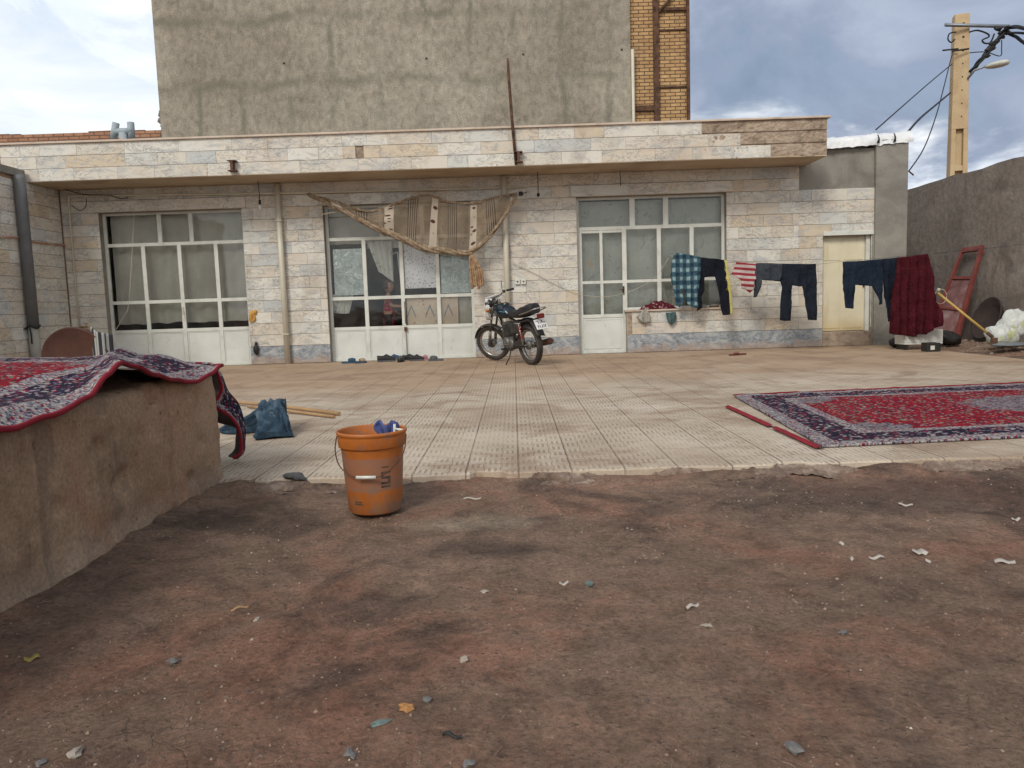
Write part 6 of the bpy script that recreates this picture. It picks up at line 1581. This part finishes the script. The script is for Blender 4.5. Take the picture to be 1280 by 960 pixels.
for s_ in (-1, 1):
    mb = MB(); rows = [[(.08+.30*u, s_*(.105+.015*math.sin(math.pi*u)), .50+.20*v-.05*v*(1-u)) for u in [i/8 for i in range(9)]] for v in [j/6 for j in range(7)]]; mb.grid(rows); mb.build('side_cover', M_blkm, mc, solid=.008)
    mb = MB(); mb.tube([(.0, s_*.125, .33), (.06, s_*.125, .66)], .012, 8); sh = mb.build('shock_absorber', M_chrome, mc)
    mb = MB(); mb.tube([(.018+.03*t_/40*1.0+math.cos(t_*.9)*.024, s_*.125+math.sin(t_*.9)*.024, .42+.0052*t_) for t_ in range(41)], .0065, 5); mb.build('spring', M_redp, sh)
# rear mudguard, lamp, plate
mb = MB(); rows = []
for i in range(19):
    a_ = R(55)+R(110)*i/18; r_ = .315+.06; rows.append([(math.cos(a_)*r_, (j-3)/3*.07, .315+math.sin(a_)*(r_)+.05-.015*abs(j-3)**2/9) for j in range(7)])
mb.grid(rows); mb.build('rear_mudguard', M_blkm, mc, solid=.004)
mb = MB(); mb.box(-.46, -.38, -.05, .05, .73, .80); mb.build('tail_lamp', ms('dark_red_lens', (.10, .008, .008), (.18, .02, .02)), mc, bevel=.012)
mb = MB(); pm = Matrix.Translation((-.40, 0, .64)) @ Matrix.Rotation(R(28), 4, 'Y'); mb.box(-.006, .004, -.10, .10, -.085, .085, m=pm); pl = mb.build('number_plate', M_white, mc, bevel=.004)
mb = MB()
for (ya, yb, za, zb) in ((-.08, -.05, .02, .03), (-.035, -.02, .02, .06), (-.005, .015, .015, .025), (.03, .075, .05, .06), (.03, .04, .01, .05), (-.07, -.055, -.06, -.015), (-.04, -.03, -.06, -.015), (-.015, .01, -.06, -.05), (-.015, -.005, -.05, -.015), (.025, .035, -.06, -.015), (.05, .075, -.03, -.018), (.06, .07, -.06, -.03)): mb.box(-.009, -.0062, ya, yb, za, zb, m=pm)
mb.build('plate_characters', M_blkm, pl)
# exhaust on the right side
mb = MB(); mb.tube(smooth_path([(.66, -.03, .56), (.74, -.08, .50), (.72, -.13, .34), (.60, -.15, .25), (.30, -.16, .25)], 5), .018, 10); mb.tube([(.30, -.16, .25), (.22, -.165, .265), (-.30, -.19, .345), (-.34, -.19, .35)], [.02, .045, .052, .04], 14); mb.build('exhaust', M_rust, mc)
mb = MB(); mb.tube([(.45, .10, .24), (.43, .16, .12), (.40, .25, .035)], .010, 6); mb.tube([(.40, .25, .03), (.36, .28, .03)], .013, 6); mb.build('side_stand', M_blkm, mc)
mb = MB(); mb.tube([(.46, -.20, .27), (.46, .20, .27)], .009, 8); mb.build('footrest_bar', M_blkm, mc)
for s_ in (-1, 1):
    mb = MB(); mb.tube([(.46, s_*.18, .27), (.46, s_*.27, .27)], .017, 8); mb.build('footrest', M_black, mc)
mb = MB(); mb.tube(smooth_path([(.52, .14, .33), (.66, .15, .31), (.68, .17, .31)], 3), .008, 6); mb.tube([(.55, .14, .36), (.50, .15, .36)], .008, 6); mb.build('gear_lever', M_chrome, mc)
mb = MB(); mb.box(.02, .40, .085, .10, .27, .37); mb.build('chain_guard', M_blkm, mc, bevel=.006)
mb = MB()
for q in range(4): mb.tube(smooth_path([SM(WB-.38, .2*(1 if q % 2 else -1), 1.09), SM(WB-.22, .08-.05*q, 1.0-.02*q), (WB-.34, .03*(q-1), .84), (.62, .06, .60-.03*q)], 6), .005, 5)
mb.build('control_cables', M_black, mc)

# ------------------------------------------------------------------ the child behind the glass
def skin_mesh(verts, edges, radii, sub=2):
    me = bpy.data.meshes.new('tmp'); me.from_pydata(verts, edges, []); o = bpy.data.objects.new('tmp', me); COL.objects.link(o)
    md = o.modifiers.new('s', 'SKIN'); md.use_smooth_shade = True
    sv = me.skin_vertices[0].data
    for i, r_ in enumerate(radii):
        rr_ = r_ if isinstance(r_, tuple) else (r_, r_); sv[i].radius = rr_; sv[i].use_root = (i == 0)
    md2 = o.modifiers.new('u', 'SUBSURF'); md2.levels = sub; md2.render_levels = sub
    dg = bpy.context.evaluated_depsgraph_get(); ev = o.evaluated_get(dg); out = bpy.data.meshes.new_from_object(ev)
    bpy.data.objects.remove(o); return out
M_skin = mottled('skin', [(.36, .19, .12), (.46, .26, .18)], 6., rough=.55, bump=.05, bscale=80.)
M_hair = mottled('brown_hair', [(.035, .018, .010), (.08, .04, .022)], 18., rough=.6, bump=.6, bscale=60.)
def check_fn(b, tc, p):
    o = tc.outputs['Object']; x, y, z = b.sep(o)[:3]
    a = b.rng(b.math('PINGPONG', b.math('MULTIPLY', x, 16.), .5), .2, .3); c_ = b.rng(b.math('PINGPONG', b.math('MULTIPLY', z, 16.), .5), .2, .3)
    return b.mix(b.math('MULTIPLY', b.math('ADD', a, c_), .5), (.55, .04, .05), (.14, .02, .05))
M_check = material('red_checked_shirt', check_fn, .9, .1)
hc = pt(484, 358, 13.62); HT = hc.z   # centre of the head
ch = empty('person', (hc.x, 13.62, .02), 0, 'child in a red checked shirt standing behind the middle door with an arm stretched out', 'person')
hz = HT-.02; sc_ = hz/1.30     # body scale: head centre at 1.30 on the unit figure
def q3(x, y, z): return Vector((x, y, z))*sc_
V_ = [q3(0, 0, .74), q3(.01, 0, .90), q3(.01, 0, 1.03), q3(.01, 0, 1.13), q3(.02, 0, 1.20),
      q3(.01, -.13, 1.08), q3(.10, -.17, .94), q3(.30, -.16, .93), q3(.37, -.155, .945),
      q3(.0, .13, 1.08), q3(.04, .18, .90), q3(.16, .17, .80), q3(.22, .16, .79),
      q3(.0, -.08, .66), q3(.01, -.085, .38), q3(.0, -.085, .07), q3(.12, -.09, .03),
      q3(.0, .08, .66), q3(.01, .085, .38), q3(.0, .085, .07), q3(.12, .09, .03)]
Ed = [(0, 1), (1, 2), (2, 3), (3, 4), (2, 5), (5, 6), (6, 7), (7, 8), (2, 9), (9, 10), (10, 11), (11, 12), (0, 13), (13, 14), (14, 15), (15, 16), (0, 17), (17, 18), (18, 19), (19, 20)]
Rd = [(.085, .11), (.08, .10), (.085, .11), (.05, .05), (.04, .04), .045, .033, .024, .022, .045, .033, .024, .022, .065, .047, .032, .028, .065, .047, .032, .028]
Rd = [tuple(v*sc_ for v in (r_ if isinstance(r_, tuple) else (r_, r_))) for r_ in Rd]
body = MB(); body.mesh(skin_mesh([tuple(v) for v in V_], Ed, Rd))
# head with face (looks to the right, a little toward the glass)
hq = q3(.03, -.005, 1.30); rotH = Matrix.Rotation(R(-25), 3, 'Z')
hv = MB(); hv.ball((0, 0, 0), .098*sc_, 24, sc=(1.02, .82, 1.18))
def facef(v):
    v = Vector(v); n = v/(.098*sc_)
    if n.x > .3: v.x += .020*sc_*math.exp(-((n.y/.13)**2+((n.z+.05)/.22)**2)); v.x -= .010*sc_*(math.exp(-(((abs(n.y)-.32)/.14)**2+((n.z-.12)/.12)**2))); v.x += .006*sc_*math.exp(-((n.y/.25)**2+((n.z+.45)/.1)**2)); v.x += .006*sc_*math.exp(-((n.y/.3)**2+((n.z+.85)/.2)**2))
    if n.z < -.3: v.y *= 1+.28*(n.z+.3)
    return rotH @ v+hq
body.add([facef(v) for v in hv.v], hv.f, 0, True)
for s_ in (-1, 1): body.ball(hq+rotH @ Vector((-.0, s_*.082*sc_, -.005)), .024*sc_, 10, sc=(.7, .4, 1.1))
for s_ in (-1, 1): body.ball(hq+rotH @ Vector((.083*sc_, s_*.032*sc_, .012)), .011*sc_, 8, mi=1)
body.ball(hq+rotH @ Vector((.092*sc_, 0, -.046*sc_)), .018*sc_, 8, sc=(.3, 1, .25), mi=2)
# hands: palm and five bent fingers
for (w0, dr, sd) in ((V_[8], (V_[8]-V_[7]).normalized(), 1), (V_[12], (V_[12]-V_[11]).normalized(), -1)):
    up = Vector((0, 0, 1)); lat = dr.cross(up).normalized()
    pv = [w0, w0+dr*.035*sc_, w0+dr*.07*sc_]; body.mesh(skin_mesh([tuple(v) for v in pv], [(0, 1), (1, 2)], [(.022*sc_, .014*sc_), (.032*sc_, .013*sc_), (.030*sc_, .012*sc_)], 1))
    for k_, (off, ln) in enumerate(((-.024, .050), (-.008, .060), (.008, .056), (.024, .042))):
        b0_ = w0+dr*.06*sc_+up*off*sc_; pts_ = [b0_, b0_+dr*ln*.45*sc_+lat*.004, b0_+dr*ln*.8*sc_+lat*sd*.014*sc_, b0_+dr*ln*.95*sc_+lat*sd*.030*sc_]
        body.tube(pts_, [.0085*sc_, .008*sc_, .0075*sc_, .005*sc_], 8)
    tb_ = w0+dr*.02*sc_+up*.018*sc_; body.tube([tb_, tb_+dr*.02*sc_+up*.022*sc_, tb_+dr*.045*sc_+up*.032*sc_, tb_+dr*.058*sc_+up*.032*sc_], [.010*sc_, .010*sc_, .009*sc_, .005*sc_], 8)
body.build('body', [M_skin, M_black, ms('lips', (.3, .08, .07), (.36, .1, .09))], ch)
# clothes
shv = [q3(0, 0, .52), q3(.01, 0, .90), q3(.01, 0, 1.04), q3(.01, 0, 1.125), q3(.01, -.135, 1.08), q3(.07, -.165, .985), q3(.0, .135, 1.08), q3(.025, .165, .985)]
shm = MB(); shm.mesh(skin_mesh([tuple(v) for v in shv], [(0, 1), (1, 2), (2, 3), (2, 4), (4, 5), (2, 6), (6, 7)], [tuple(a_*sc_ for a_ in r_) for r_ in ((.105, .125), (.10, .118), (.10, .125), (.052, .056), (.058, .058), (.05, .05), (.058, .058), (.05, .05))])); shm.build('shirt', M_check, ch)
trv = [q3(0, 0, .86), q3(0, -.082, .62), q3(.01, -.087, .38), q3(0, -.087, .12), q3(0, .082, .62), q3(.01, .087, .38), q3(0, .087, .12)]
trm = MB(); trm.mesh(skin_mesh([tuple(v) for v in trv], [(0, 1), (1, 2), (2, 3), (0, 4), (4, 5), (5, 6)], [tuple(a_*sc_ for a_ in r_) for r_ in ((.10, .12), (.078, .078), (.06, .06), (.05, .05), (.078, .078), (.06, .06), (.05, .05))])); trm.build('trousers', M_navy, ch)
hr = MB(); hr.ball((0, 0, 0), .104*sc_, 24, sc=(1.04, .90, 1.2)); keep = []
nv = []
for v in hr.v:
    v = Vector(v); n = v/(.104*sc_); front_ = n.x > .30 and n.z < .62; low_ = n.z < -.35
    if front_ or low_: v *= .80
    else: v *= 1+.05*noise.noise(n*5)
    nv.append(rotH @ v+hq)
hr.v = nv; hr.build('hair', M_hair, ch)
